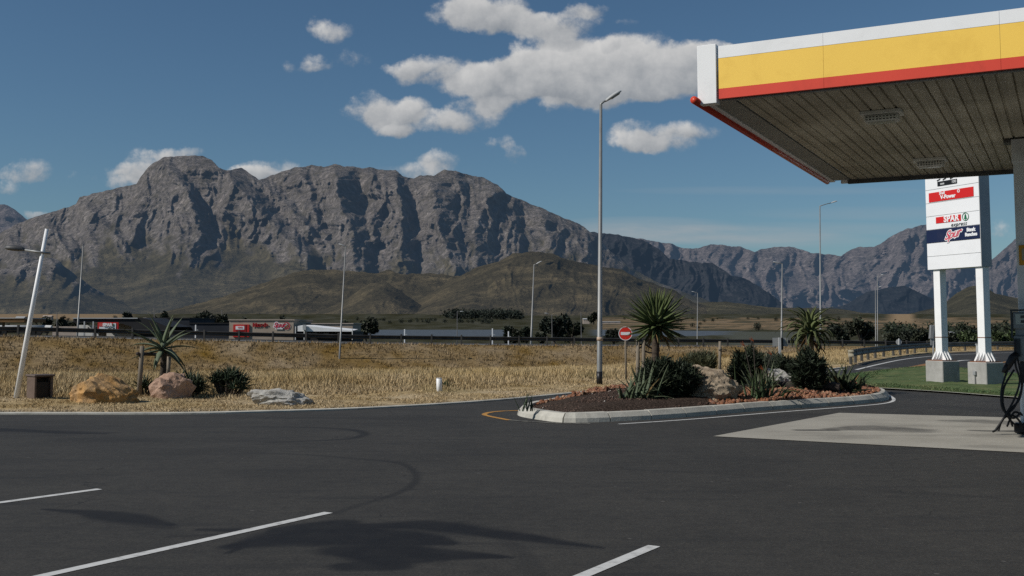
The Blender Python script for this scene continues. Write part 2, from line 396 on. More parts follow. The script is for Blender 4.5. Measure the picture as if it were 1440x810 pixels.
spurs_main = [
    ([(222, 225), (256, 255), (270, 285), (276, 310), (284, 330), (268, 352)], 170, 60, 20),
    ([(300, 228), (322, 248), (345, 272), (372, 305), (398, 330), (430, 362)], 380, 70, 38),
    ([(345, 245), (372, 262), (400, 285), (425, 310), (452, 345)], 230, 34, 24),
    ([(420, 238), (436, 262), (440, 290), (452, 322), (470, 360)], 200, 40, 22),
    ([(472, 234), (470, 262), (482, 295), (494, 330), (502, 374)], 400, 44, 40),
    ([(520, 238), (530, 262), (540, 285), (532, 300), (526, 330)], 240, 24, 18),
    ([(552, 240), (562, 275), (568, 305), (562, 330), (560, 372)], 380, 40, 34),
    ([(600, 248), (610, 275), (612, 300), (618, 325), (640, 376)], 400, 52, 42),
    ([(640, 245), (646, 265), (652, 285), (648, 300)], 140, 16, 14),
    ([(700, 262), (690, 280), (672, 310), (668, 340), (672, 372)], 200, 44, 30),
    ([(722, 280), (728, 310), (722, 340), (726, 360)], 90, 30, 12),
    ([(760, 294), (770, 325), (776, 352)], 150, 36, 18),
    ([(800, 312), (812, 335), (826, 365)], 90, 30, 14),
    ([(112, 280), (126, 300), (158, 325), (176, 350)], 120, 44, 16),
    ([(192, 262), (198, 285), (182, 310), (188, 335)], 110, 40, 14),
    ([(60, 304), (72, 325), (100, 350)], 90, 40, 14), ([(10, 325), (20, 350), (40, 368)], 80, 40, 14),
    ([(232, 225), (240, 245), (236, 262)], 90, 20, 14),
    ([(350, 338), (372, 350), (402, 372), (450, 400)], 140, 60, 30),
    ([(150, 350), (120, 372), (96, 398)], 130, 22, 80), ([(300, 352), (285, 380), (250, 410)], 70, 70, 40)]
foot_line = [(-500, 452), (0, 452), (900, 456), (2200, 460)]
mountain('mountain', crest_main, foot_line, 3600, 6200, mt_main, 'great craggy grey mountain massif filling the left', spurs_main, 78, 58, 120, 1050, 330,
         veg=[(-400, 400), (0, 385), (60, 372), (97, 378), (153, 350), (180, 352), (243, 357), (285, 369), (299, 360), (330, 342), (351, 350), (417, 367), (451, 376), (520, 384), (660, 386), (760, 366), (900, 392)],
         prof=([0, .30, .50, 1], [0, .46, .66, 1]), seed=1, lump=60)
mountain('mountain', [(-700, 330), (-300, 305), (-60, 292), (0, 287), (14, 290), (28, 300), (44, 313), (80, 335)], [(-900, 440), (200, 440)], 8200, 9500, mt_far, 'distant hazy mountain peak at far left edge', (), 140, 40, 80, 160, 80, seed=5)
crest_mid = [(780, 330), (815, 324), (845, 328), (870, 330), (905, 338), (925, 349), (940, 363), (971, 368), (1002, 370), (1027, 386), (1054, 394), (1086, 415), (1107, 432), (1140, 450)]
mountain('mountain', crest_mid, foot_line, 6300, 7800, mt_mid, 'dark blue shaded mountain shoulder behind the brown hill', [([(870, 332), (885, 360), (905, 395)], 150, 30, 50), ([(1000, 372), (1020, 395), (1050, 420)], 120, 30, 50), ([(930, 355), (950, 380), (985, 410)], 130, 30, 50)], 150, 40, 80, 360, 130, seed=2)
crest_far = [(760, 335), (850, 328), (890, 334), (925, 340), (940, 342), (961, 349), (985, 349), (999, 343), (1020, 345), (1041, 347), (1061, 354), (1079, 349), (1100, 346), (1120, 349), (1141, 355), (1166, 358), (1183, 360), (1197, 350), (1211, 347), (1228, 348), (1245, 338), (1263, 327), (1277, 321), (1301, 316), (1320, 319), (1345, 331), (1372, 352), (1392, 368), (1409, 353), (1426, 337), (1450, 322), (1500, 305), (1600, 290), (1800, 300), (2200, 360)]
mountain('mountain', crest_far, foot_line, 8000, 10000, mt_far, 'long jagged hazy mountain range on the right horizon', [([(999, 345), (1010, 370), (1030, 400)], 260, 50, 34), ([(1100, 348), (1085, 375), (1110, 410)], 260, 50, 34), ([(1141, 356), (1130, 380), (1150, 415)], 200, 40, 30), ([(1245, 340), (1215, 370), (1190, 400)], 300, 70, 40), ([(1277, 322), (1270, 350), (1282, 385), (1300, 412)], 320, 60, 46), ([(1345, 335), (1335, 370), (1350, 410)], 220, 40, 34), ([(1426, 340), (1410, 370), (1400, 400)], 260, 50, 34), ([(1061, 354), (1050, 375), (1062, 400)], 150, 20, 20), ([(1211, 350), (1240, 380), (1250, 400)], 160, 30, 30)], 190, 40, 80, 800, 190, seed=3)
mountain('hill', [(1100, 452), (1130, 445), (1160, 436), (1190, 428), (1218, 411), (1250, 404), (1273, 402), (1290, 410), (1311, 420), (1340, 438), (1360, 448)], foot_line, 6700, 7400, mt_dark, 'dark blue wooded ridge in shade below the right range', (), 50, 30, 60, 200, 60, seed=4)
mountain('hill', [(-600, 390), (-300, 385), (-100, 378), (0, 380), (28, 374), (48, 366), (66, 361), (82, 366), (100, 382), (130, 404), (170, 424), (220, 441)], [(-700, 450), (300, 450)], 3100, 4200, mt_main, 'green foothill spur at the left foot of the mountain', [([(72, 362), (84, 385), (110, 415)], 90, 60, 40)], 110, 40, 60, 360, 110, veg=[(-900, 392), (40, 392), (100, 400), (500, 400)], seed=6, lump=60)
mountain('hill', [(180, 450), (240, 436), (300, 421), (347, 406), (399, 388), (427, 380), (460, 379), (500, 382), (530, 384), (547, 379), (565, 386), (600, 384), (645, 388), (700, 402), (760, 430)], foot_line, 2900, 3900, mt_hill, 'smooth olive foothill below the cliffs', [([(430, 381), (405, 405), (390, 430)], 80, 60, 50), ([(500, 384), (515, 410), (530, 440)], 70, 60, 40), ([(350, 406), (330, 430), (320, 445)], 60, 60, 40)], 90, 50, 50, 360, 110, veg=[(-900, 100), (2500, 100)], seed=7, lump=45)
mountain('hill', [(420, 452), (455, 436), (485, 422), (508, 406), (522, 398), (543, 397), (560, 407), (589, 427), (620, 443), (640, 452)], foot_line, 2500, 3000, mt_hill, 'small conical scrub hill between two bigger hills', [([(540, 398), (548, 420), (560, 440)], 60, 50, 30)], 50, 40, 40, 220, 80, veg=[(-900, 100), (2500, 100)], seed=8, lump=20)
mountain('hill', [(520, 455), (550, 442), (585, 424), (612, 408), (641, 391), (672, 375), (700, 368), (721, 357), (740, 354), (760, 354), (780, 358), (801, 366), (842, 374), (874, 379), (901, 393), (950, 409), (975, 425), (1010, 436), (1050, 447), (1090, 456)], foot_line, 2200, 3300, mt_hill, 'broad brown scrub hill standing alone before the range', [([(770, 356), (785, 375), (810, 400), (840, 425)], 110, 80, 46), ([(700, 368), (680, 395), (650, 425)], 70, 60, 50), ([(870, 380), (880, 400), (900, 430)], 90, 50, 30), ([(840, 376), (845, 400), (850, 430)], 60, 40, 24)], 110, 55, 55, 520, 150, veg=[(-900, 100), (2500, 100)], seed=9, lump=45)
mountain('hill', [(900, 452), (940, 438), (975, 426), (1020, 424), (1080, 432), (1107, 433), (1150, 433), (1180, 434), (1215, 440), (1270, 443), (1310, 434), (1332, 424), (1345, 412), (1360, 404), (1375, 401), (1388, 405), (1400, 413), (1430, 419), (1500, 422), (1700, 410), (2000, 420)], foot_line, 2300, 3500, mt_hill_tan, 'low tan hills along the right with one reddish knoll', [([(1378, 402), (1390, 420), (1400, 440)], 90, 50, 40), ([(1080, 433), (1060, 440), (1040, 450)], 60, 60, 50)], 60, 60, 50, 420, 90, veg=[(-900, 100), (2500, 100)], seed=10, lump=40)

# ------------------------------------------------------------------ ground
bound_px = [(-1500, 584), (-600, 583.5), (0, 583), (240, 583), (380, 580), (500, 576), (620, 569.5), (720, 562), (860, 548.5), (1000, 535), (1100, 527), (1190, 517), (1205, 511.5), (1250, 504), (1300, 498), (1360, 495), (1440, 492.5), (1560, 491), (2400, 491)]
bp = np.array([G(*p)[:2] for p in bound_px]); ba = bp[:, 0] / bp[:, 1]
def Yb(a): return np.interp(a, ba, bp[:, 1])
def Yr(a): return 87.7 / (1 - .39 * a)
def zrail(x): return np.interp(x, [-80, -35, -12, 1, 32, 52, 90], [1.6, 1.28, .66, .46, .06, -.28, -.5])
def apx(px): return (px - CX) / F
def terr_z(x, y):
    x = np.asarray(x, float); y = np.asarray(y, float)
    a = x / np.maximum(y, 1); yb = Yb(a); yr = Yr(a); zr = zrail(a * yr)
    yt = np.maximum(yr - 8, yb + 2)
    zt = np.interp(a, [apx(-600), apx(0), apx(500), apx(850), apx(1100), apx(1200), apx(1300)], [-.9, -.9, -1.1, -1.15, -.4, .02, 0])
    t1 = np.clip((y - yb) / (yt - yb), 0, 1); z = .02 + .05 * smooth(0, .1, t1) + (zt - .07) * smooth(.12, .95, t1)
    z = z + (zr - zt) * smooth(0, 1, np.clip((y - yt) / (yr - .6 - yt), 0, 1))
    z = z + (-1.6 - zr) * smooth(yr + 13, yr + 45, y)
    z = z + np.interp(y, [200, 400, 600, 1000, 1500, 2200, 2600, 9000], [0, .9, 2.1, 6.0, 15.3, 32.5, 44, 44])
    wob = fbm(x / 3.1, y / 3.1, 3) * .07 * smooth(.8, 3, y - yb) + fbm(x / 11, y / 9, 2) * .12 * smooth(3, 12, y - yb)
    wob = wob * (1 - smooth(-2, 0, y - yr) * (1 - smooth(13, 20, y - yr)))
    return z + wob
def terr_col(x, y):
    """albedo of the ground by place"""
    a = x / y; yb = Yb(a); yr = Yr(a); yt = np.maximum(yr - 8, yb + 2)
    d = y - yb
    nz = fbm(x / 2.3 + 9, y / 2.3, 4)[..., None]; nz2 = fbm(x / 9, y / 9 + 4, 3)[..., None]
    mown = np.array([.40, .305, .175]) + nz * .10
    pale = np.array([.43, .32, .165]) + nz * .08
    bank = np.array([.225, .158, .078]) + nz * .07 + nz2 * .05
    near = np.array([.29, .23, .15]) + nz * .07
    c = near + (mown - near) * smooth(.15, .9, d)[..., None]
    greenish = np.array([.20, .18, .075])
    c = c + (greenish - c) * (np.clip(nz2[..., 0] * 2.2, 0, .55) * smooth(2.5, 3.5, d) * (1 - smooth(6, 11, d)))[..., None]
    c = c + (pale - c) * smooth(5, 9, d + nz[..., 0] * 4)[..., None]
    c = c + (bank - c) * smooth(-9, -3, y - yt + nz2[..., 0] * 7)[..., None]
    px = CX + F * a
    far = smooth(120, 160, y)[..., None]
    olive = np.array([.045, .044, .026]); tan = np.array([.23, .165, .10]); blue = np.array([.085, .104, .128])
    z = terr_z(x, y); py = HZ - (z - CAMH) / y * F * .995
    fc = np.broadcast_to(olive, c.shape).copy() + fbm(px / 30, py / 3, 4)[..., None] * .03
    def put(m, col): fc[:] = fc + (np.array(col) - fc) * m[..., None]
    band = fbm(px / 45, py / 1.8 + 8, 3)
    put(smooth(436, 439, py) * (1 - smooth(448, 452, py + band * 4)) * (1 - smooth(160, 200, px)), tan)
    put(smooth(.1, .3, band) * smooth(452, 455, py) * (1 - smooth(60, 110, px)), (.10, .085, .055))
    put(smooth(447, 450, py + band * 6) * (1 - smooth(462, 464, py + band * 3)) * smooth(822, 860, px), tan * .85)
    put(smooth(.0, .15, fbm(px / 60, py / .9 + 3, 4)) * smooth(446, 449, py) * (1 - smooth(463, 465, py)) * smooth(822, 860, px), (.075, .066, .042))
    put(smooth(463.4, 464, py) * (1 - smooth(472, 474, py)) * smooth(478, 486, px) * (1 - smooth(722, 730, px)), blue)
    put(smooth(463.2, 464, py - (px - 850) * .012) * (1 - smooth(471, 473, py + band * 3)) * smooth(822, 850, px) * (1 - smooth(1020, 1070, px)), blue)
    put(smooth(466, 467, py) * smooth(1000, 1040, px) * (1 - smooth(1100, 1180, px)), (.075, .08, .065))
    put(smooth(430, 440, py) * (1 - smooth(452, 456, py)) * smooth(1240, 1262, px) * (1 - smooth(1276, 1290, px)), tan * 1.2)
    c = c * (1 - far) + fc * far
    return np.clip(c, .008, .8)
nu, nv1, nv2 = 760, 210, 230
aa = np.concatenate([np.linspace(-1.3, -.52, 60)[:-1], np.linspace(-.52, .52, nu), np.linspace(.52, 1.3, 60)[1:]]); NU = len(aa)
rows = []
yb = Yb(aa); yr = Yr(aa)
for i in range(nv1): t = i / (nv1 - 1); rows.append(yb * (1 - t) + (yr + 14) * t if False else yb * ((yr + 14) / yb) ** t)
for i in range(1, nv2): t = i / (nv2 - 1); y0 = yr + 14; rows.append(y0 * (9000 / y0) ** t)
YY = np.stack(rows, 1); AA = np.repeat(aa[:, None], YY.shape[1], 1); XX = AA * YY
ZZ = terr_z(XX, YY)
terrain = obj_from('ground', np.stack([XX, YY, ZZ], -1).reshape(-1, 3), grid_faces(NU, YY.shape[1]), terr_mat, None, True)
cattr(terrain, 'col', terr_col(XX, YY).reshape(-1, 3)); ground_struct(terrain)

# asphalt: a wide base sheet and a finer sheet that carries darker marks
ob = MB().poly([(-140, -60, -.006), (140, -60, -.006), (140, 3, -.006), (140, 60, -.006), (40, 48, -.006), (-140, 21, -.006)]).build('asphalt_ground', asph2); ground_struct(ob)
aa2 = np.linspace(-1.25, 1.25, 900); NV = 420
ybb = Yb(aa2) + .5
t = np.linspace(0, 1, NV)
Y2 = 3.0 * (ybb[:, None] / 3.0) ** t[None]; X2 = aa2[:, None] * Y2
def seg_dist(x, y, pts, closed=False):
    d = np.full(x.shape, 1e9); along = np.zeros(x.shape); L = 0
    tot = sum((Vector(pts[i + 1]) - Vector(pts[i])).length for i in range(len(pts) - 1))
    for p, q in zip(pts, pts[1:]):
        vx, vy = q[0] - p[0], q[1] - p[1]; l2 = vx * vx + vy * vy + 1e-9
        s = np.clip(((x - p[0]) * vx + (y - p[1]) * vy) / l2, 0, 1)
        dd = np.hypot(x - p[0] - vx * s, y - p[1] - vy * s); m = dd < d
        d = np.where(m, dd, d); along = np.where(m, (L + s * math.sqrt(l2)) / tot, along); L += math.sqrt(l2)
    return d, along
def curve_pts(pp, n=10):
    w = [G(*p)[:2] for p in pp]; w = [Vector(q) for q in w]; out = []
    for i in range(len(w) - 1):
        p0 = w[max(i - 1, 0)]; p1 = w[i]; p2 = w[i + 1]; p3 = w[min(i + 2, len(w) - 1)]
        for k in range(n):
            u = k / n
            out.append(.5 * ((2 * p1) + (p2 - p0) * u + (2 * p0 - 5 * p1 + 4 * p2 - p3) * u * u + (3 * p1 - p0 - 3 * p2 + p3) * u ** 3))
    out.append(w[-1]); return [(q[0], q[1]) for q in out]
st = np.zeros_like(X2)  # darkening mask: tyre arcs, streaks and ragged darker patches
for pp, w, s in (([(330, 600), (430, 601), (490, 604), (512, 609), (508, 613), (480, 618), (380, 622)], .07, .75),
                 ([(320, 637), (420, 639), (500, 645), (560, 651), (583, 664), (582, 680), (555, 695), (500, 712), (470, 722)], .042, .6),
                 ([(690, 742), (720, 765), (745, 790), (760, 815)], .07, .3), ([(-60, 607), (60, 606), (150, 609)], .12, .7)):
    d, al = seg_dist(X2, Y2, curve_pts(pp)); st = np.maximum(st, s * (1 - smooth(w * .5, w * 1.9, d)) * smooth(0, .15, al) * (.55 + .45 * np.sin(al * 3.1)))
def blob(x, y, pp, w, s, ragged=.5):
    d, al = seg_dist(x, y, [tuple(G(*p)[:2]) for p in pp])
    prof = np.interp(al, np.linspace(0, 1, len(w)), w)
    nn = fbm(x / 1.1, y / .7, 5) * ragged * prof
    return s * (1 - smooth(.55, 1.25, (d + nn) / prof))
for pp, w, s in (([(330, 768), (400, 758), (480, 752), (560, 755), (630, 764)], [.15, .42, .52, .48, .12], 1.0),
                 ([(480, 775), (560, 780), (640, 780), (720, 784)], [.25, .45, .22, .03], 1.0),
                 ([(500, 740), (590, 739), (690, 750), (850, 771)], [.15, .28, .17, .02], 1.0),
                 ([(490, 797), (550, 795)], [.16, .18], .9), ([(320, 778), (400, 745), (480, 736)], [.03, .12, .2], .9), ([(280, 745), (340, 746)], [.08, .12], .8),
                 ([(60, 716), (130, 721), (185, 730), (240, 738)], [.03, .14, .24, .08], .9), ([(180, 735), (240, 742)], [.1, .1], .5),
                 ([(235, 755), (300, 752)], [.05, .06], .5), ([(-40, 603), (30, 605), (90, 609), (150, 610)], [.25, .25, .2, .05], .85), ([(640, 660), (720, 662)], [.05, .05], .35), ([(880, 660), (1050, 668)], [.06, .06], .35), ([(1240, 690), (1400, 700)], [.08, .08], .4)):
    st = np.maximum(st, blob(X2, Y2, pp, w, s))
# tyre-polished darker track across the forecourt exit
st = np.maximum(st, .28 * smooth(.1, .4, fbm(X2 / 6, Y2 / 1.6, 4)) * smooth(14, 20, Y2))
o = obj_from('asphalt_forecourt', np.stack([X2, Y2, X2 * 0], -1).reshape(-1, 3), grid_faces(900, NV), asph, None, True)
vattr(o, 'dark_marks', st); ground_struct(o)

def strip(name, pts, w, z, mat, side=0):
    """painted line along world points; side -1..1 shifts it"""
    pts = [Vector((p[0], p[1])) for p in pts]; v = []; f = []
    for i, p in enumerate(pts):
        t = (pts[min(i + 1, len(pts) - 1)] - pts[max(i - 1, 0)]).normalized(); n = Vector((-t.y, t.x))
        v += [(*(p + n * w * (.5 + side * .5)), z), (*(p - n * w * (.5 - side * .5)), z)]
    for i in range(len(pts) - 1): f.append((2 * i, 2 * i + 1, 2 * i + 3, 2 * i + 2))
    return ground_struct(obj_from(name, v, f, mat))
# concrete edging between asphalt and verge
pts = curve_pts([p for p in bound_px if -700 < p[0] < 1200], 6)
v = []; f = []
for i, p in enumerate(pts):
    for k, (off, z) in enumerate(((-.0, .0), (-.0, .03), (.11, .045), (.11, -.05))): v.append((p[0], p[1] + off, z))
for i in range(len(pts) - 1):
    for k in range(3): a = i * 4 + k; f.append((a, a + 4, a + 5, a + 1))
ground_struct(obj_from('kerb_edging', v, f, kerb_mat))
for i, pp in enumerate(([(-260, 742.3), (140, 688)], [(-200, 868), (462, 721)], [(640, 885), (920, 768)])):
    strip('parking_line', [G(*p)[:2] for p in pp], .105, .004, line_white)
for pp, w, m in (([(1204, 520), (1235, 512.5), (1270, 505.5), (1310, 501), (1360, 498), (1440, 495.5), (1600, 494)], .16, line_white),
                 ([(1223, 517.6), (1252, 517.8)], .15, line_white), ([(1336, 513.5), (1337, 510.5), (1342, 508.5), (1352, 507), (1364, 506.3)], .28, line_white),
                 ([(1394, 503), (1403, 503)], .15, line_white), ([(1404, 511), (1425, 507), (1460, 503)], .12, line_yellow),
                 ([(1100, 528), (1150, 523.5), (1190, 519)], .12, line_white)):
    strip('road_line', curve_pts(pp, 6), w, .004, m)
strip('road_line', curve_pts([(742, 577.5), (712, 578), (690, 580), (681, 583), (690, 586), (716, 591)], 6), .11, .006, line_yellow)
strip('road_line', curve_pts([(716, 591), (750, 593.5), (790, 595.5), (830, 596)], 6), .08, .008, line_pale)
# concrete pad under the canopy
A0 = G(1003, 614); B0 = G(1180, 581); C0 = G(1180, 581) + (G(1400, 587) - G(1180, 581)) * 3.2; D0 = G(1003, 614) + (G(1440, 637) - G(1003, 614)) * 2.6
n1, n2 = 220, 120; u = np.linspace(0, 1, n1)[:, None]; w = np.linspace(0, 1, n2)[None]
def bil(k): return (A0[k] * (1 - u) + D0[k] * u) * (1 - w) + (B0[k] * (1 - u) + C0[k] * u) * w
Xp, Yp = bil(0), bil(1)
sp_ = np.maximum(blob(Xp, Yp, [(1180, 604), (1230, 602), (1290, 606)], [.25, .7, .4], .75), blob(Xp, Yp, [(1330, 592), (1400, 594), (1440, 596)], [.2, .5, .5], .6))
sp_ = np.maximum(sp_, blob(Xp, Yp, [(1125, 605.5), (1172, 605.5)], [.14, .14], 1.0, .1)); sp_ = np.maximum(sp_, .35 * smooth(.0, .5, fbm(Xp / 3, Yp / 1.2, 4)))
sp_ = np.maximum(sp_, blob(Xp, Yp, [(1368, 606), (1400, 607), (1440, 607)], [.1, .18, .2], .9))
o = obj_from('concrete_pad', np.stack([Xp, Yp, Xp * 0 + .008], -1).reshape(-1, 3), grid_faces(n1, n2), pad_mat); vattr(o, 'dark_marks', sp_); ground_struct(o)  # darker pad patches and a darker streak left of the pump

def smooth_poly(pp, n=6):
    w = [Vector(G(*p)[:2]) for p in pp]; out = []; m = len(w)
    for i in range(m):
        p0, p1, p2, p3 = w[i - 1], w[i], w[(i + 1) % m], w[(i + 2) % m]
        for k in range(n):
            u = k / n
            out.append(.5 * ((2 * p1) + (p2 - p0) * u + (2 * p0 - 5 * p1 + 4 * p2 - p3) * u * u + (3 * p1 - p0 - 3 * p2 + p3) * u ** 3))
    return out
def inset(poly, d):
    m = len(poly); out = []
    area = sum(poly[i].x * poly[(i + 1) % m].y - poly[(i + 1) % m].x * poly[i].y for i in range(m)); s = 1 if area > 0 else -1
    for i in range(m):
        t = (poly[(i + 1) % m] - poly[i - 1]).normalized(); out.append(poly[i] + Vector((-t.y, t.x)) * d * s)
    return out
def mound(name, poly, z0, rise, mat, width=1.5, rings=14, rough=.02):
    """a filled polygon that rises from its edge towards the middle"""
    c = sum(poly, Vector((0, 0))) / len(poly); m = len(poly); v = []; f = []
    for r in range(rings):
        t = r / rings
        for p in poly:
            q = p.lerp(c, t); d = (q - p).length
            h = z0 + rise * float(smooth(0, width, d)) + float(fbm(q.x / .5, q.y / .5, 3)) * rough * (t > 0)
            v.append((q.x, q.y, h))
    v.append((c.x, c.y, z0 + rise))
    for r in range(rings - 1):
        for i in range(m): j = (i + 1) % m; f.append((r * m + i, r * m + j, (r + 1) * m + j, (r + 1) * m + i))
    k = (rings - 1) * m
    for i in range(m): f.append((k + i, k + (i + 1) % m, len(v) - 1))
    return obj_from(name, v, f, mat, None, True)

# planting island with kerb
isl = smooth_poly([(728, 584), (755, 590), (800, 594.5), (880, 592), (960, 587), (1080, 577), (1190, 569.5), (1240, 564.5), (1251, 559.5), (1238, 553), (1170, 544), (1060, 541), (950, 544), (860, 553), (780, 568), (738, 577)])
in1 = inset(isl, .11); in2 = inset(isl, .25); m_ = len(isl)
cum = [0]
for i in range(m_): cum.append(cum[-1] + (isl[(i + 1) % m_] - isl[i]).length)
mb = MB(); seglen = .95
def on_loop(poly, s):
    s = s % cum[-1]
    for i in range(m_):
        if s <= cum[i + 1]:
            return poly[i].lerp(poly[(i + 1) % m_], (s - cum[i]) / max(1e-6, cum[i + 1] - cum[i]))
    return poly[0]
ns = int(cum[-1] / seglen)
for k in range(ns):
    s0 = k * cum[-1] / ns + .013; s1 = (k + 1) * cum[-1] / ns - .013; dz = random.uniform(-.006, .006); r0 = None
    for j in range(5):
        s = s0 + (s1 - s0) * j / 4; a, b_, c_ = on_loop(isl, s), on_loop(in1, s), on_loop(in2, s); n = len(mb.v)
        mb.v += [Vector((a.x, a.y, -.01)), Vector((a.x * .8 + b_.x * .2, a.y * .8 + b_.y * .2, .08)), Vector((b_.x, b_.y, .17 + dz)), Vector((c_.x, c_.y, .175 + dz)), Vector((c_.x, c_.y, 0))]
        if r0 is not None:
            for q in range(4): mb.f.append([r0 + q, r0 + q + 1, n + q + 1, n + q])
        else: mb.f.append([n, n + 1, n + 2, n + 3, n + 4])
        r0 = n
    mb.f.append([r0 + 4, r0 + 3, r0 + 2, r0 + 1, r0])
ground_struct(mb.build('island_kerb', kerb_mat))
ISL_TOP = .13
o = mound('planting_bed', in2, ISL_TOP, .14, mulch_mat, 1.2, 30, .03); ground_struct(o)
def isl_z(x, y):
    p = Vector((x, y)); d = min((p - q).length for q in in2[::2]); return ISL_TOP + .14 * float(smooth(0, 1.2, d))
strip('road_line', curve_pts([(870, 596.5), (940, 592), (1000, 587.5), (1100, 579.3), (1200, 571.7), (1246, 567), (1257, 561.5), (1246, 554)], 8), .085, .004, line_white)

# lawn
lawn_poly = smooth_poly([(1160, 541), (1172, 535), (1205, 528), (1262, 521), (1310, 517.5), (1342, 519), (1400, 526), (1480, 533), (1560, 545), (1560, 570), (1440, 561.5), (1330, 553), (1240, 547.5), (1190, 545)])
lawn = mound('lawn', lawn_poly, .045, .10, lawn_mat, 2.5, 16, .03); ground_struct(lawn)
strip('kerb_edging', [*inset(lawn_poly, -.05), inset(lawn_poly, -.05)[0]], .12, .047, kerb_mat)
mb = MB().poly([(*G(q[0], q[1])[:2], .02) for q in ((1262, 520), (1290, 514), (1313, 509.5), (1317, 512), (1312, 517), (1292, 519))]); ground_struct(mb.build('bare_dirt', dirt_mat))
# highway surface with edge line
xs = np.linspace(-110, 140, 60)
def rail_pt(x): return 87.7 + .39 * x
v = []; f = []
for x in xs:
    for k in (1.0, 12.5): y = rail_pt(x) + k; v.append((x - .39 * 0, y, float(zrail(x)) + .03))
for i in range(len(xs) - 1): f.append((2 * i, 2 * i + 2, 2 * i + 3, 2 * i + 1))
ground_struct(obj_from('highway', v, f, asph2))
v = []; f = []
for x in xs:
    for k in (1.3, 2.3): v.append((x, rail_pt(x) + k, float(zrail(x)) + .036))
for i in range(len(xs) - 1): f.append((2 * i, 2 * i + 2, 2 * i + 3, 2 * i + 1))
ground_struct(obj_from('road_line', v, f, line_white))

# ------------------------------------------------------------------ grass and loose stones (uncountable)
def blades(name, x, y, z, h, w, col, nb=3, lean=.45, mat=grass_mat, spread=.08, label=None):
    n = len(x); X = np.repeat(x, nb) + rng.normal(size=n * nb) * spread; Y = np.repeat(y, nb) + rng.normal(size=n * nb) * spread
    Z = np.repeat(z, nb) - .02; H = np.repeat(h, nb) * rng.uniform(.55, 1.15, n * nb); W = np.repeat(w, nb) * rng.uniform(.6, 1.3, n * nb)
    th = rng.uniform(0, 2 * math.pi, n * nb); la = rng.normal(size=n * nb) * lean; lb = rng.normal(size=n * nb) * lean + .12
    b0 = np.stack([X - np.cos(th) * W / 2, Y - np.sin(th) * W / 2, Z], 1); b1 = np.stack([X + np.cos(th) * W / 2, Y + np.sin(th) * W / 2, Z], 1)
    tp = np.stack([X + la * H, Y + lb * H, Z + H], 1)
    V = np.stack([b0, b1, tp], 1).reshape(-1, 3); Fc = np.arange(len(V)).reshape(-1, 3)
    C = np.repeat(col, nb, 0) * rng.uniform(.7, 1.25, (n * nb, 1)); C = np.repeat(C[:, None], 3, 1); C[:, :2] *= .78; C = C.reshape(-1, 3)
    o = obj_from(name, V, Fc, mat); cattr(o, 'col', np.clip(C, 0, .9)); o['kind'] = 'stuff'
    if label: o['label'] = label
    return o
def field_pts(n, y0, y1, x0=-60, x1=1500):
    px = rng.uniform(x0, x1, n); a = (px - CX) / F; yb = Yb(a); yr = Yr(a)
    t = rng.uniform(0, 1, n); return a, yb, yr, t
# tall pale grass
a, yb_, yr_, t = field_pts(105000, 0, 0)
yt_ = np.maximum(yr_ - 8, yb_ + 2); y0 = np.minimum(yb_ + 4.5, yt_)
y = y0 * ((yr_ - .3) / y0) ** t; x = a * y
keep = (yr_ - y0 > 1) & (fbm(x / 1.7, y / 1.7, 3) > -.35)
keep &= ~((a > apx(1185)) & (y < yb_ + .8))
x, y, yt_, yb2 = x[keep], y[keep], yt_[keep], yb_[keep]
z = terr_z(x, y); c = terr_col(x, y) * 1.12
tall = smooth(4, 9, y - yb2) * (1 + .9 * fbm(x / 4, y / 4, 2))
onb = smooth(-6, 0, y - yt_)
h = .09 + (.24 - .12 * onb) * np.clip(tall, .1, 1.6); w = .022 + .0006 * y; c = c * (1 + .10 * onb[:, None])
blades('dry_grass', x, y, z, h, w, c, 3, .35, label='tall pale dry grass filling the dip and bank')
# mown stubble near the road
a, yb_, yr_, t = field_pts(26000, 0, 0, -60, 1210)
y = yb_ + .25 + t ** 1.3 * 6.0; x = a * y; keep = (fbm(x / .8, y / .8, 3) > -.08 + .25 * (1 - smooth(.1, .8, y - yb_))); x, y = x[keep], y[keep]
blades('cut_grass', x, y, terr_z(x, y), np.full(len(x), .065), np.full(len(x), .03), terr_col(x, y) * 1.2, 3, .7, label='short trampled dry grass on the verge')
# lawn blades
lp = np.array([[p.x, p.y] for p in lawn_poly])
def inside(poly, x, y):
    r = np.zeros(len(x), bool); m = len(poly)
    for i in range(m):
        x0, y0 = poly[i]; x1, y1 = poly[(i + 1) % m]
        r ^= ((y0 > y) != (y1 > y)) & (x < (x1 - x0) * (y - y0) / (y1 - y0 + 1e-12) + x0)
    return r
x = rng.uniform(lp[:, 0].min(), lp[:, 0].max(), 60000); y = rng.uniform(lp[:, 1].min(), lp[:, 1].max(), 60000); k = inside(lp, x, y); x, y = x[k], y[k]
lc = np.array([.105, .145, .065]) + np.clip(fbm(x / 1.2, y / 1.2, 3), -.2, .5)[:, None] * np.array([.14, .08, .05])
blades('lawn_grass', x, y, np.full(len(x), .10), np.full(len(x), .05), np.full(len(x), .03), np.clip(lc, .02, 1), 2, .6, label='short green lawn grass around the sign')
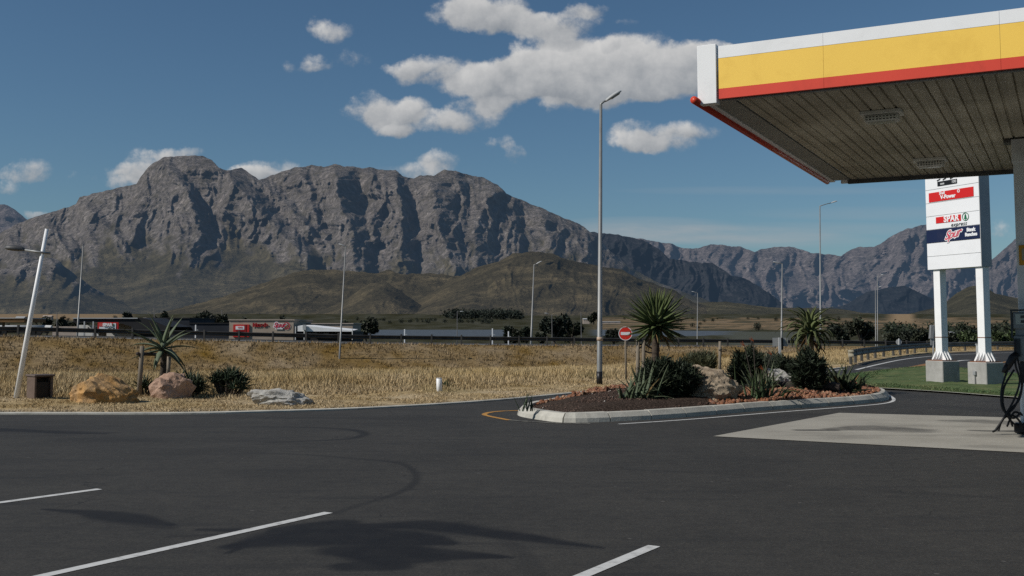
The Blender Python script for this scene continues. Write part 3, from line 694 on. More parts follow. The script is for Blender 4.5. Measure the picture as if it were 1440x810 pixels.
# loose stones on the island and mulch chips
ip = np.array([[p.x, p.y] for p in in2])
def stones(name, x, y, z, s, cols, mat, label):
    n = len(x); ico = np.array([(0, 0, 1), (.9, 0, .1), (.2, .85, .05), (-.8, .5, -.05), (-.7, -.6, .1), (.3, -.9, 0), (0, 0, -1)])
    fc = np.array([(0, 1, 2), (0, 2, 3), (0, 3, 4), (0, 4, 5), (0, 5, 1), (6, 2, 1), (6, 3, 2), (6, 4, 3), (6, 5, 4), (6, 1, 5)])
    V = ico[None] * rng.uniform(.6, 1.3, (n, 7, 3)); th = rng.uniform(0, 6.28, n); c_, s_ = np.cos(th)[:, None], np.sin(th)[:, None]
    tx = rng.normal(size=n)[:, None] * .4; V[..., 2] += tx * V[..., 0]
    V = np.stack([V[..., 0] * c_ - V[..., 1] * s_, V[..., 0] * s_ + V[..., 1] * c_, V[..., 2] * .75], -1) * s[:, None, None] + np.stack([x, y, z], 1)[:, None]
    FF = (fc[None] + (np.arange(n) * 7)[:, None, None]).reshape(-1, 3)
    o = obj_from(name, V.reshape(-1, 3), FF, mat); cattr(o, 'col', np.repeat(cols, 7, 0)); o['kind'] = 'stuff'; o['label'] = label; return o
stone_mat = attr_leaf('stone', rough=.9, spec=.15)
x = rng.uniform(ip[:, 0].min(), ip[:, 0].max(), 30000); y = rng.uniform(ip[:, 1].min(), ip[:, 1].max(), 30000); k = inside(ip, x, y); x, y = x[k], y[k]
pxx = CX + F * x / y; pyy = HZ + CAMH / y * F
# rubble zone: right half, and the back rim of the left half
line = np.interp(pxx, [740, 790, 870, 930, 960, 1000, 1030, 1250], [579, 572, 559, 559, 567, 578, 590, 600])
k = (pyy < line + fbm(x, y, 2) * 4); k &= rng.uniform(size=len(x)) < .65
xs_, ys_ = x[k], y[k]; zz = np.array([isl_z(p, q) for p, q in zip(xs_, ys_)])
tone = rng.uniform(.5, 1.15, (len(xs_), 1)); cs = np.array([.25, .115, .066]) * tone + rng.uniform(-.02, .03, (len(xs_), 1))
pale = rng.uniform(size=len(xs_)) < .12; cs[pale] = np.array([.38, .24, .15]) * tone[pale]
stones('lava_stones', xs_, ys_, zz + .02, rng.uniform(.035, .085, len(xs_)), np.clip(cs, .01, 1), stone_mat, 'loose orange brown lava stones covering the planting bed')
k2 = rng.uniform(size=len(x)) < .75; xm, ym = x[k2], y[k2]; km = (HZ + CAMH / ym * F) > np.interp(CX + F * xm / ym, [740, 790, 870, 930, 960, 1000, 1030, 1250], [575, 568, 556, 556, 562, 572, 590, 600]) - 1; xm, ym = xm[km], ym[km]
zz = np.array([isl_z(p, q) for p, q in zip(xm, ym)])
cs = np.array([.095, .062, .048]) * rng.uniform(.3, 1.5, (len(xm), 1)); pale = rng.uniform(size=len(xm)) < .012; cs[pale] = (.40, .36, .32)
stones('bark_mulch', xm, ym, zz + .005, rng.uniform(.012, .032, len(xm)), cs, stone_mat, 'dark bark mulch at the front of the planting bed')

# ------------------------------------------------------------------ plants
def leafcloud(n, c, rad, size, aspect, base, var=.35, up=0, lobes=None, shell=.55, seed=0, tip=None, flat_bottom=True):
    r = np.random.default_rng(seed)
    d = r.normal(size=(n, 3)); d /= np.linalg.norm(d, axis=1)[:, None]
    rr = r.uniform(0, 1, n) ** shell
    lump = 1 + .42 * np.clip(perlin(d[:, 0] * 2.3 + seed, d[:, 2] * 2.3 + d[:, 1] * 1.7) * 2, -1, 1) + .15 * perlin(d[:, 0] * 6 + seed, d[:, 2] * 6)
    if lobes is not None:
        L = np.array(lobes); li = r.integers(0, len(L), n); cc = L[li, :3]; rl = L[li, 3:4]
        p = np.array(c) + (cc + d * rr[:, None] * rl * lump[:, None]) * np.array(rad)
    else: p = np.array(c) + d * (rr * lump)[:, None] * np.array(rad)
    if flat_bottom: p[:, 2] = np.maximum(p[:, 2], c[2] - rad[2] * .98)
    ax = r.normal(size=(n, 3)); ax[:, 2] = ax[:, 2] * .7 + up; ax += d * (.6 if up else 0); ax /= np.linalg.norm(ax, axis=1)[:, None]
    sd = np.cross(ax, r.normal(size=(n, 3))); sd /= np.linalg.norm(sd, axis=1)[:, None]
    s = size * r.uniform(.6, 1.35, n)[:, None]; w = s / aspect
    V = np.stack([p - sd * w / 2, p + sd * w / 2, p + ax * s + sd * w / 2 * .5, p + ax * s - sd * w / 2 * .5], 1).reshape(-1, 3)
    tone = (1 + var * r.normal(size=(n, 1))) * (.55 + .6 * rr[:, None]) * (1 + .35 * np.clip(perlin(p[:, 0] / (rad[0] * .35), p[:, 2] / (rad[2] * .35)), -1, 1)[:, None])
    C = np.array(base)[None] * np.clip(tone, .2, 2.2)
    if tip is not None:
        m = r.uniform(size=n) < .06; C[m] = tip
    return V, np.arange(n * 4).reshape(-1, 4), np.repeat(C, 4, 0)
def foliage(name, parent, *a, **k):
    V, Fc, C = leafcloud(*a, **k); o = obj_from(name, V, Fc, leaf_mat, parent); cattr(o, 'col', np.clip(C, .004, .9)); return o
def colour_leaf(mb, name, parent, base, seed=0, tipdark=.8, browns=0, groups=None):
    o = mb.build(name, leaf_mat, parent, True); n = len(mb.v); r = np.random.default_rng(seed)
    per = 36; k = -(-n // per); t = np.repeat(r.uniform(.65, 1.3, (k, 1)), per, 0)[:n]
    C = np.array(base)[None] * t
    bm = np.repeat(r.uniform(size=k) < browns, per)[:n]; C[bm] = np.array([.20, .13, .05]) * t[bm]
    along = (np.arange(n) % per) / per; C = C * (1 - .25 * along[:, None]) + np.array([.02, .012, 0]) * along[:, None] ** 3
    q = np.arange(n) % 4; C[q == 1] *= .8
    cattr(o, 'col', np.clip(C, .004, .9)); return o
trunk_mat = mottled('aloe_trunk', [(.3, (.03, .023, .017)), (.7, (.105, .08, .058))], 4, 6, .9, .8, 14, .02, stretch=(1, 1, 3))
bark = mottled('bark', [(.3, (.03, .025, .02)), (.7, (.08, .065, .05))], 4, 6, .9, .6, 14, .02)
UP = np.array([0, 0, 1.])

def aloe_tree(base, h, r0, nl, L, w, label, seed, dead=6, els=(-.5, 1.45), droop=(.3, 1.0), base_col=(.085, .115, .05), lean=(0, 0), skirt=10, big=1.0):
    r = random.Random(seed); root = empty('aloe_tree', base, label, 'tree')
    top = Vector(base) + Vector((lean[0], lean[1], h)); b0 = Vector(base)
    mb = MB(); path = [b0.lerp(top, t) + Vector((math.sin(t * 5 + seed) * .02, 0, 0)) for t in (0, .15, .35, .55, .75, .9, 1)]
    mb.tube(path, [r0 * 1.25, r0 * 1.05, r0 * .95, r0 * .92, r0 * .95, r0 * 1.05, r0 * .8], 12)
    autosmooth(mb.build('trunk', trunk_mat, root), 60)
    mb = MB()
    for i in range(nl):
        q = (i + .5) / nl; el = els[0] + (els[1] - els[0]) * q ** .8 + r.uniform(-.12, .12); az = i * 2.39996 + r.uniform(-.2, .2)
        o = top + Vector((math.cos(az), math.sin(az), 0)) * r0 * .7 * (1 - q * .6) + Vector((0, 0, -.10 + .22 * q))
        mb.leaf(o, az, el, L * r.uniform(.85, 1.12) * (.85 + .3 * math.sin(q * 3.1)), w * r.uniform(.85, 1.15), r.uniform(*droop) * (1.15 - .6 * q), .22, 8, .4)
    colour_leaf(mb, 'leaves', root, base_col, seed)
    if skirt:
        mb = MB()
        for i in range(skirt):
            az = i * 2.4 + r.uniform(-.4, .4); o = top + Vector((math.cos(az) * r0, math.sin(az) * r0, -.12 - r.uniform(0, .2)))
            mb.leaf(o, az, r.uniform(-1.0, -.4), L * r.uniform(.45, .75), w * .6, r.uniform(.4, .9), .15, 8, .5)
        colour_leaf(mb, 'dead_leaves', root, (.21, .135, .055), seed + 1)
    adopt(root); return root
def rosette(mb, c, nl, L, w, r, els=(.15, 1.4), droop=(.2, .7)):
    for i in range(nl):
        q = (i + .5) / nl; el = els[0] + (els[1] - els[0]) * q + r.uniform(-.1, .1); az = i * 2.39996 + r.uniform(-.3, .3)
        mb.leaf(Vector(c) + Vector((math.cos(az), math.sin(az), 0)) * .02, az, el, L * r.uniform(.75, 1.15), w * r.uniform(.8, 1.2), r.uniform(*droop), .22, 8, .4)
def aloe_plant(base, spots, L, w, col, label, seed, nl=20, name='aloe_plant', group=None, els=(.15, 1.4)):
    r = random.Random(seed); root = empty(name, base, label, 'plant', group)
    stems = MB(); mb = MB()
    for (dx, dy, dz, s) in spots:
        c = Vector(base) + Vector((dx, dy, dz)); stems.tube([Vector(base) + Vector((dx * .5, dy * .5, -.03)), c], [.035, .03], 6)
        rosette(mb, c, nl, L * s, w * s, r, els)
    stems.build('stem', trunk_mat, root); colour_leaf(mb, 'leaves', root, col, seed); adopt(root); return root
def onT(px, py):
    """ground point on the terrain under a pixel"""
    p = G(px, py); 
    for i in range(12): p = G(px, py, float(terr_z(np.array([p.x]), np.array([p.y]))[0]))
    return p
def onI(px, py):
    p = G(px, py, .2)
    for i in range(5): p = G(px, py, isl_z(p.x, p.y))
    return p

def px2m(n, Y): return n * Y / F
# left aloe tree with its stake frame
b = onT(228, 553); top = P(226, 489, b.y); hgt = top.z - b.z
aloe_tree(b, hgt, .085, 22, .90, .15, 'young aloe tree with long grey green leaves behind the pink boulder', 11, els=(-.7, 1.35), droop=(.1, 1.0), base_col=(.11, .14, .09), skirt=0)
root = empty('wooden_stakes', onT(195, 557), 'wooden stake frame with crossbar beside the young aloe tree', 'stake')
for px, py, ty, dy in ((195, 557, 487, 0), (234, 549, 489, 0)):
    q = onT(px, py); tt = P(px + 5, ty, q.y); MB().tube([q - Vector((0, 0, .1)), tt], [.065, .055], 8).build('stake', stake_wood, root, True)
q1 = P(195, 497.5, onT(195, 557).y); q2 = P(238, 499, onT(234, 549).y); MB().tube([q1 + (q1 - q2).normalized() * .12, q2], .045, 8).build('crossbar', dark_wood, root, True)
adopt(root)
# small aloes along the verge
def rad_spots(n, rx, ry, h, seed, z0=.1):
    r = random.Random(seed); out = []
    for i in range(n):
        a_ = r.uniform(0, 6.28); q = math.sqrt(r.uniform(0, 1)); out.append((math.cos(a_) * rx * q, math.sin(a_) * ry * q, z0 + h * (1 - q * q) * r.uniform(.75, 1), r.uniform(.8, 1.1)))
    return out
aloe_plant(onT(204, 556), rad_spots(3, .12, .12, .15, 1), .36, .05, (.045, .065, .035), 'small aloe tucked behind the foot of the stake frame', 21)
aloe_plant(onT(263, 557), rad_spots(6, .32, .22, .30, 2), .48, .06, (.038, .058, .035), 'spiky aloe against the right side of the pink boulder', 22)
aloe_plant(onT(277, 558), rad_spots(3, .15, .15, .20, 3), .42, .055, (.05, .072, .042), 'small aloe just right of the one at the pink boulder', 23)
aloe_plant(onT(319, 557), rad_spots(16, .50, .30, .42, 4, .12), .40, .055, (.036, .056, .034), 'large round clump of spiky dark aloes on the verge', 24, nl=22)

# island plants
b = onI(917, 548); b.y += 0; top = P(925, 455, b.y)
aloe_tree(b, top.z - b.z, .10, 150, .78, .125, 'tall spiky aloe tree with a dense round crown on the island', 31, els=(-.75, 1.55), droop=(-.15, .15), base_col=(.085, .115, .045), skirt=9, lean=(px2m(8, b.y), 0))
b = onI(1141, 541); top = P(1143, 467, b.y)
aloe_tree(b, top.z - b.z, .11, 60, .86, .12, 'aloe tree with drooping leaves behind the round bush', 32, els=(-.2, 1.45), droop=(1.7, 2.9), base_col=(.10, .120, .05), skirt=14)
root = empty('wooden_stakes', onI(884, 547), 'pair of thin wooden stakes roped to the spiky aloe tree', 'stake')
for px, ty in ((897, 478), (905, 477)):
    q = onI(px, 548); MB().tube([q - Vector((0, 0, .1)), P(px + (0 if px == 897 else 0), ty, q.y)], [.05, .045], 8).build('stake', stake_wood, root, True)
Yk = onI(897, 548).y
for (p0, p1) in (((896, 484), (907, 483)), ((907, 484), (922, 492)), ((907, 494), (919, 496)), ((896, 490), (903, 487))): MB().tube([P(*p0, Yk), P((p0[0] + p1[0]) / 2, (p0[1] + p1[1]) / 2 + 1, Yk), P(*p1, Yk)], .022, 6).build('rope_tie', black_rubber, root)
adopt(root)
root = empty('wooden_stake', onT(1012, 524), 'single wooden stake with a loose wire loop behind the island', 'stake')
q = onT(1012, 532); MB().tube([q - Vector((0, 0, .1)), P(1012.5, 480, q.y)], [.055, .05], 8).build('stake', stake_wood, root, True)
lp_ = [P(1012 + 4.5 + 5 * math.cos(t), 492.5 + 1.4 * math.sin(t), q.y - .06) for t in np.linspace(0, 6.28, 13)]; MB().tube(lp_, .016, 5).build('wire_loop', black_rubber, root); adopt(root)

def bush(px, py, w_px, h_px, label, seed, n=9000, col=(.022, .030, .017), size=.13, asp=5, up=.9, isl_=True, tip=None, name='bush'):
    b = onI(px, py) if isl_ else onT(px, py); rx = px2m(w_px / 2, b.y); hz_ = px2m(h_px, b.y)
    root = empty(name, b, label, 'bush')
    st_ = MB(); r = random.Random(seed)
    for i in range(9):
        a_ = r.uniform(0, 6.28); st_.tube([b + Vector((0, 0, -.03)), b + Vector((math.cos(a_) * rx * .35, math.sin(a_) * rx * .3, hz_ * .4)), b + Vector((math.cos(a_) * rx * .6, math.sin(a_) * rx * .5, hz_ * .7))], [.02, .014, .006], 5)
    st_.build('stem', bark, root)
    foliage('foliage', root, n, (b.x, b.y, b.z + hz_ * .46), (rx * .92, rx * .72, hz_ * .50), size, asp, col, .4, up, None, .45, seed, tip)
    adopt(root); return root
bush(941, 558, 80, 50, 'wide dark needle leaved bush in front of the spiky aloe tree', 41, 15000)
bush(1051, 544, 46, 50, 'tall dark bush between the long boulder and the white rock', 42, 9000)
bush(1138, 549, 50, 52, 'round dark bush under the drooping aloe tree', 43, 10000)
bush(1108, 540, 40, 36, 'low dark bush behind the white rock', 44, 5000)
bush(985, 525, 46, 26, 'grassy olive shrub behind the long boulder', 45, 5000, (.07, .075, .04), .22, 10, 1.6, False)
bush(1086, 528, 30, 28, 'grey green shrub in front of the road sign backs', 46, 2500, (.075, .085, .06), .20, 8, 1.4, False)
# strap leaved plants
r = random.Random(5)
def strap_plant(base, n, L, w, col, label, seed, els=(.5, 1.45), az=None, droop=(.2, 1.0), name='strap_leaf_plant', spread=.25, extra=None):
    r = random.Random(seed); root = empty(name, base, label, 'plant'); mb = MB()
    for i in range(n):
        a_ = r.uniform(0, 6.28) if az is None else r.gauss(*az)
        mb.leaf(Vector(base) + Vector((r.gauss(0, spread), r.gauss(0, spread * .5), -.02)), a_, r.uniform(*els), L * r.uniform(.6, 1.15), w * r.uniform(.7, 1.2), r.uniform(*droop), .08, 8, .3, r.uniform(-.6, .6))
    colour_leaf(mb, 'leaves', root, col, seed, browns=.05)
    if extra: extra(root, Vector(base))
    adopt(root); return root
strap_plant(onI(898, 560), 80, .80, .085, (.085, .11, .065), 'leaning grey green strap leaved plant at left end of bushes', 51, (.25, 1.3), (.1, 1.1), (.0, .8), spread=.20)
def flowers(root, b):
    for k, (dx, z) in enumerate(((-.25, 1.15), (.35, .95), (.15, .62), (-.05, 1.25))):
        MB().tube([b, b + Vector((dx * .6, 0, z * .6)), b + Vector((dx, 0, z))], [.014, .012, .010], 5).build('stalk', bark, root)
        mb = MB()
        for q in range(3): mb.leaf(b + Vector((dx, 0, z)), 2.6 + q * .5, .5 + q * .25, .13, .03, -.2, .2, 8)
        o = mb.build('flower', flower_mat, root)
flower_mat = paint('orange_flower', (.30, .075, .025), .5, .2)
strap_plant(onI(1064, 560), 30, .82, .075, (.055, .085, .04), 'tall bird of paradise plant with orange flowers', 52, (.7, 1.45), None, (.1, 1.2), spread=.12, extra=flowers, name='bird_of_paradise_plant')
strap_plant(onI(1092, 556), 12, .75, .07, (.17, .20, .09), 'thin pale strap leaf plant arching over the stones', 53, (.4, 1.1), (.0, .9), (.9, 2.0), spread=.10)
strap_plant(onI(1184, 552), 62, .80, .15, (.06, .08, .042), 'dark thick leaved agave at right end of the island', 54, (-.05, 1.4), None, (-.1, .7), spread=.14, name='agave_plant')
strap_plant(onI(1075, 548), 20, .75, .08, (.10, .12, .07), 'upright grey green blades beside the white rock', 55, (.8, 1.5), None, (.0, .5), spread=.14)
strap_plant(onI(742, 577), 12, .42, .035, (.06, .085, .05), 'thin green shoots at the left tip of the island', 56, (1.1, 1.5), None, (.0, .3), spread=.07)
strap_plant(onT(621, 545), 26, .32, .06, (.045, .075, .03), 'small leafy green weed behind the white marker post', 57, (.2, 1.3), None, (.1, .8), spread=.14, name='weed')
strap_plant(onI(1212, 546), 14, .55, .05, (.15, .16, .08), 'pale dry sprig standing at the back right of the island', 58, (.6, 1.4), None, (.3, 1.0), spread=.06)
# fallen log
b0, b1 = onI(1078, 547), onI(1180, 551)
mb = MB(); path = [b0.lerp(b1, t) + Vector((0, math.sin(t * 4) * .05, .10 + .02 * math.sin(t * 9))) for t in np.linspace(0, 1, 14)]
o = mb.tube(path, [.10 + .015 * math.sin(i * 1.7) for i in range(14)], 12).build('fallen_log', dark_wood); autosmooth(o, 50)
tag(o, 'long dark fallen log lying across the island stones', 'log')

# ------------------------------------------------------------------ boulders
def boulder(name, base, size, label, mat, seed, cuts=7, rotz=0, sub=5, shape=None, rough=.08, sink=.42):
    r = random.Random(seed); nr = np.random.default_rng(seed)
    bpyme = bpy.data.meshes.new('tmp'); import bmesh
    bm = bmesh.new(); bmesh.ops.create_icosphere(bm, subdivisions=sub, radius=1); bm.verts.ensure_lookup_table()
    V = np.array([v.co[:] for v in bm.verts]); Fc = np.array([[v.index for v in f.verts] for f in bm.faces]); bm.free(); bpy.data.meshes.remove(bpyme)
    for i in range(cuts):
        n = nr.normal(size=3); n[2] *= .7; n /= np.linalg.norm(n); d = nr.uniform(.55, .85)
        q = V @ n - d; V = V - np.where(q > 0, q * .92, 0)[:, None] * n
    if shape: V = shape(V)
    d = perlin(V[:, 0] * 1.7 + seed, V[:, 2] * 1.7 + V[:, 1]) * .22 + perlin(V[:, 0] * 4 + seed, V[:, 2] * 4 + V[:, 1] * 3) * .10
    d += (ridged(V[:, 0] * 1.8 + V[:, 1] * 1.1 + seed, V[:, 2] * 2.2 + V[:, 1], 4) - .8) * rough
    V = V * (1 + d)[:, None] * np.array(size) / 2
    c_, s_ = math.cos(rotz), math.sin(rotz); V = np.stack([V[:, 0] * c_ - V[:, 1] * s_, V[:, 0] * s_ + V[:, 1] * c_, V[:, 2]], 1)
    V[:, :2] *= np.where(V[:, 2] < 0, 1.0, 1.0)[:, None]; zmin = V[:, 2].min(); V[:, 2] -= zmin + (V[:, 2].max() - zmin) * sink
    o = obj_from(name, V, Fc, mat); o.location = base; autosmooth(o, 24); tag(o, label, 'boulder'); return o
def rock_mat(name, a, b_, c_=None, lich=None):
    m, nt, b, _ = newmat(name); v = opos(nt)
    c = ramp(nt, noise(nt, v, 1.4, 8, .65, .4), [(.3, a), (.55, b_), (.75, c_ or b_)])
    c = mixc(nt, .8, c, ramp(nt, noise(nt, v, 9, 6, .7), [(.3, (.6, .58, .55)), (.6, (1.1, 1.1, 1.1))]), 'MULTIPLY')
    nt.links.new(c, b.inputs['Base Color']); b.inputs['Roughness'].default_value = .92; b.inputs['Specular IOR Level'].default_value = .12
    h = math_(nt, 'ADD', noise(nt, v, 3.5, 8, .7, .5), math_(nt, 'MULTIPLY', noise(nt, v, 22, 4, .7), .3)); bump(nt, b, h, .9, .07)
    return m
rk_orange = rock_mat('rock_orange', (.27, .20, .13), (.46, .27, .11), (.56, .26, .055))
rk_pink = rock_mat('rock_pink', (.30, .19, .14), (.46, .31, .23), (.52, .38, .29))
rk_white = rock_mat('rock_white', (.26, .245, .22), (.44, .425, .39), (.50, .48, .45))
rk_tan = rock_mat('rock_tan', (.22, .17, .12), (.36, .29, .21), (.42, .34, .25))
def B(px0, px1, pyt, pyb, depth, *a, on=onT, hf=1.95, **k):
    b = on((px0 + px1) / 2, pyb); w_ = px2m(px1 - px0, b.y); h_ = px2m(pyb - pyt, b.y)
    return boulder('boulder', b + Vector((0, depth * .3, 0)), (w_ * 1.08, depth * 1.25, h_ * hf), *a, **k)
B(98, 184, 529, 566, 1.0, 'large rounded orange brown boulder left of the aloe tree', rk_orange, 3, cuts=6)
B(205, 268, 529, 560, .8, 'flat faced pink boulder in front of the aloe tree', rk_pink, 12, cuts=9)
def slab(V):
    V = V.copy(); V[:, 2] *= 1 - .22 * (V[:, 0] + .6); return V
B(345, 432, 546, 569, .85, 'low pale grey slab of rock at the verge edge', rk_white, 8, cuts=9, shape=slab, rough=.10)
def longr(V):
    V = V.copy(); V[:, 2] *= 1 - .28 * V[:, 0]; return V
B(955, 1043, 514, 558, 1.0, 'long tan boulder lying beside the wide dark bush', rk_tan, 15, cuts=5, shape=longr, on=onI, hf=1.5)
B(1068, 1118, 514, 545, .7, 'white angular rock on the island behind the bird of paradise', rk_white, 19, cuts=9, on=onI, hf=1.5)

# ------------------------------------------------------------------ street furniture
def face_box(mb, o, r, n, u, w, h, d, z=None, bev=0):
    """box with its front face centre at o, width along r, height along u, depth going back (-n)"""
    return mb.box(Vector(o) - Vector(n) * d / 2, (w, d, h), r, n, u, bev)
def lamp_head(mb, o, dirv, L, w, h):
    """cobra head: rounded elongated shell starting at o"""
    d = Vector(dirv).normalized(); side = d.cross(Vector((0, 0, 1))).normalized(); up = side.cross(d).normalized(); rings = []
    for t, ww, hh in ((0, .35, .5), (.08, .5, .7), (.3, .85, .95), (.6, 1, 1), (.85, .8, .8), (.97, .4, .4), (1, .1, .1)):
        ring = []
        for k in range(12):
            a_ = 2 * math.pi * k / 12; z_ = math.sin(a_); z_ = z_ if z_ > 0 else z_ * .45
            ring.append(len(mb.v)); mb.v.append(Vector(o) + d * L * t + side * math.cos(a_) * w / 2 * ww + up * z_ * h * hh * .6)
        rings.append(ring)
    for a_, b_ in zip(rings, rings[1:]):
        for k in range(12): mb.f.append([a_[k], a_[(k + 1) % 12], b_[(k + 1) % 12], b_[k]])
    mb.f.append(rings[0][::-1]); mb.f.append(rings[-1]); return mb
glass_lens = paint('lamp_lens', (.20, .20, .18), .25, .1, amt=.1)
def street_lamp(base, top, r0, r1, label, head=None, armv=None, headL=.6, group=None, mat=None, collar=True, detail=True):
    root = empty('street_lamp', base, label, 'street lamp', group)
    b, t = Vector(base), Vector(top)
    path = [b.lerp(t, k) for k in (0, .02, .22, .221, 1)]
    mb = MB().tube([b - (t - b) * .02] + path, [r0 * 1.08, r0 * 1.08, r0, r0 * .97, r0 * .88, r1], 12); mb.build('pole', mat or galv, root, True)
    if detail: MB().tube([b - Vector((0, 0, .02)), b.lerp(t, .045)], r0 * 1.12, 12).build('base_sleeve', black_paint, root, True)
    if armv is not None:
        a1 = t + Vector(armv); MB().tube([t - Vector((0, 0, .12)), t + Vector((0, 0, .02)), t.lerp(a1, .5) + Vector((0, 0, .03)), a1], [r1, r1 * .9, r1 * .7, r1 * .7], 8).build('arm', mat or galv, root, True)
        d = Vector(armv).normalized(); lh = lamp_head(MB(), a1 - d * .05, d, headL, headL * .42, headL * .24).build('lamp_head', lamp_grey, root, True)
        if detail: MB().box(a1 + d * headL * .55 - Vector((0, 0, headL * .07)), (headL * .5, headL * .26, .03), d, d.cross(Vector((0, 0, 1))).normalized(), (0, 0, 1)).build('lens', glass_lens, lh)
    adopt(root); return root
b = onT(843, 540.5); t_ = P(845, 147, b.y)
street_lamp(b, t_, .085, .045, 'tall grey street lamp standing on the verge beside the island', armv=(px2m(9, b.y), 0, px2m(6, b.y)), headL=px2m(27, b.y))
band = MB().tube([P(843.6, 479, b.y), P(843.7, 474, b.y)], .098, 12).build('paint_band', paint('pale_band', (.45, .33, .24)), None, True); band.parent = [o for o in bpy.data.objects if o.name.startswith('street_lamp')][0]; band.matrix_parent_inverse = Matrix.Translation(band.parent.location).inverted()
# leaning lamp at left
b = onT(22, 560); t_ = P(66, 322, b.y); root = empty('street_lamp', b, 'knocked leaning white lamp post at the far left', 'street lamp')
MB().tube([b - Vector((0, 0, .1)), b.lerp(t_, .5), t_], [.065, .055, .042], 12).build('pole', white_paint, root, True)
j = P(58, 355, b.y); e1 = P(71, 356.5, b.y); e0 = P(34, 351.5, b.y)
MB().tube([e1, j - Vector((0, .07, 0)), e0], .028, 8).build('arm', galv, root, True)
d_ = (P(7, 349, b.y) - e0); lamp_head(MB(), e0, d_, d_.length, .26, .17).build('lamp_head', galv_dark, root, True); adopt(root)

far_lamps = [  # bottom px,py ; top px,py ; depth ; arm px dx,dy ; label
    (109, 466, 117, 346, 92, None, 'thin lamp pole behind the highway rail near the left sign board'),
    (478.5, 484, 486, 347, 78, (-2.5, -1), 'thin lamp pole in front of the white awning building'),
    (747, 477, 751, 373, 96, (4, -2), 'thin lamp pole between two dark tree clumps'),
    (1099, 474, 1100, 371, 110, (-5, -1), 'thin lamp pole behind the square sign back'),
    (1154, 487, 1153, 290, 100, (17, -5), 'tall grey lamp rising behind the drooping aloe tree'),
    (980.5, 474, 981, 412, 150, (-4, -1), 'short distant lamp pole right of the spiky aloe tree'),
    (1231.5, 486, 1231, 406, 140, (5, -2), 'left of the twin distant lamp poles'),
    (1234, 486, 1234, 389, 120, (5, -2), 'right taller one of the twin distant lamp poles'),
    (776.5, 478, 776, 442, 170, (-6, -1), 'small distant lamp in front of the big dark tree'),
    (817.5, 476, 817, 439, 170, None, 'bare distant pole right of the big dark tree'),
    (643, 472, 643, 438, 260, (4, 0), 'tiny floodlight mast beyond the highway'),
    (312, 466, 312, 436, 260, None, 'bare pole rising in the dark trees behind the navy building'),
    (80, 464, 80, 440, 260, None, 'thin dark pole left of the thin lamp pole'),
    (217, 450, 217, 428, 420, None, 'thin pole on the slope behind the navy building'),
    (1430, 478, 1430, 470, 260, None, 'stub of a far pole behind the fuel pump')][:14]
for bx, by, tx, ty, D, arm, lab in far_lamps:
    b = P(bx, by, D); g = float(terr_z(np.array([b.x]), np.array([b.y]))[0]); t_ = P(tx, ty, D)
    k = (b.z - g) / max(.1, t_.z - b.z); b = b + (b - t_) * k
    street_lamp(b, t_, .0009 * D if D < 120 else .00042 * D, .0005 * D if D < 120 else .0003 * D, lab, armv=None if arm is None else (px2m(arm[0], D), 0, px2m(-arm[1], D)), headL=px2m(9 if D < 112 else 5, D), group='distant lamp poles beyond the field', detail=False, mat=galv if D < 160 else galv_dark)
# white stub posts on the highway
for bx, by, ty, lab in ((569, 474, 463, 'small white marker post on the highway left of the water'), (692.5, 476, 462, 'white marker post on the highway before the two dark trees'), (715, 476, 466, 'short white marker post in front of the left dark tree'), (275, 468, 457, 'white marker post with a side arm before the navy building')):
    D = 92; b = P(bx, by, D); g = float(zrail(b.x)) + .03; b.z = min(b.z, g) - .05; h_ = P(bx, ty, D).z
    root = empty('marker_post', b, lab, 'post', 'white marker posts along the highway')
    MB().box((b.x, D, (b.z + h_) / 2), (.10, .06, h_ - b.z), bev=.01).build('post', sign_white, root)
    MB().box((b.x + .12, D, b.z + (h_ - b.z) * .62), (.20, .05, .06)).build('bracket', lamp_grey, root); adopt(root)
# verge marker post (tilted slightly)
b = onT(618, 550.5); t_ = P(617.5, 531.5, b.y); root = empty('marker_post', b, 'short round white marker post alone on the dry verge', 'post')
MB().tube([b - Vector((0, 0, .1)), b.lerp(t_, .97), t_], [.075, .075, .06], 14).build('post', white_paint, root, True)
MB().tube([b.lerp(t_, .965), b.lerp(t_, 1.01)], [.078, .07], 14).build('cap', lamp_grey, root, True); adopt(root)

# guard rails
def wbeam(path, mat, h=.31, z=.55, out=(0, -1, 0)):
    v = []; f = []; prof = [(.0, -.155), (.06, -.12), (.06, -.07), (.0, -.02), (.0, .02), (.06, .07), (.06, .12), (.0, .155)]
    for p in path:
        for d, q in prof: v.append((p[0] + out[0] * d, p[1] + out[1] * d, p[2] + z + q * h / .31))
    n = len(prof)
    for i in range(len(path) - 1):
        for k in range(n - 1): a = i * n + k; f.append((a, a + n, a + n + 1, a + 1))
    o = obj_from('beam', v, f, mat); return o
rail_dark = mottled('rail_steel', [(.3, (.035, .034, .032)), (.7, (.075, .072, .068))], 1.2, 6, .6, metal=.2)
root = empty('guard_rail', (0, rail_pt(0), float(zrail(0))), 'long steel guard rail along the highway on the grass bank', 'guard rail')
path = [(x, rail_pt(x), float(zrail(x))) for x in np.linspace(-70, 62, 90)]
o = wbeam(path, rail_dark, z=.56); o.parent = root
pmb = None
L_ = math.hypot(1, .39); x = -46.
while x < 60:
    z = float(zrail(x)); y = rail_pt(x)
    if pmb is None:
        pmb = MB().box((0, 0, .25), (.13, .16, 1.15), bev=.01).build('post', rail_dark, root); o = pmb
    else: o = pmb.copy(); COL.objects.link(o); o.parent = root
    o.location = (x, y - .10, z)
    x += 2.5 / L_
adopt(root)
root = empty('guard_rail', G(1197, 513), 'curved guard rail with a bull nose end along the slip road', 'guard rail')
gp = curve_pts([(1199, 514), (1215, 509.3), (1250, 503), (1300, 497.4), (1360, 494.4), (1440, 492.2), (1540, 490.8)], 10)
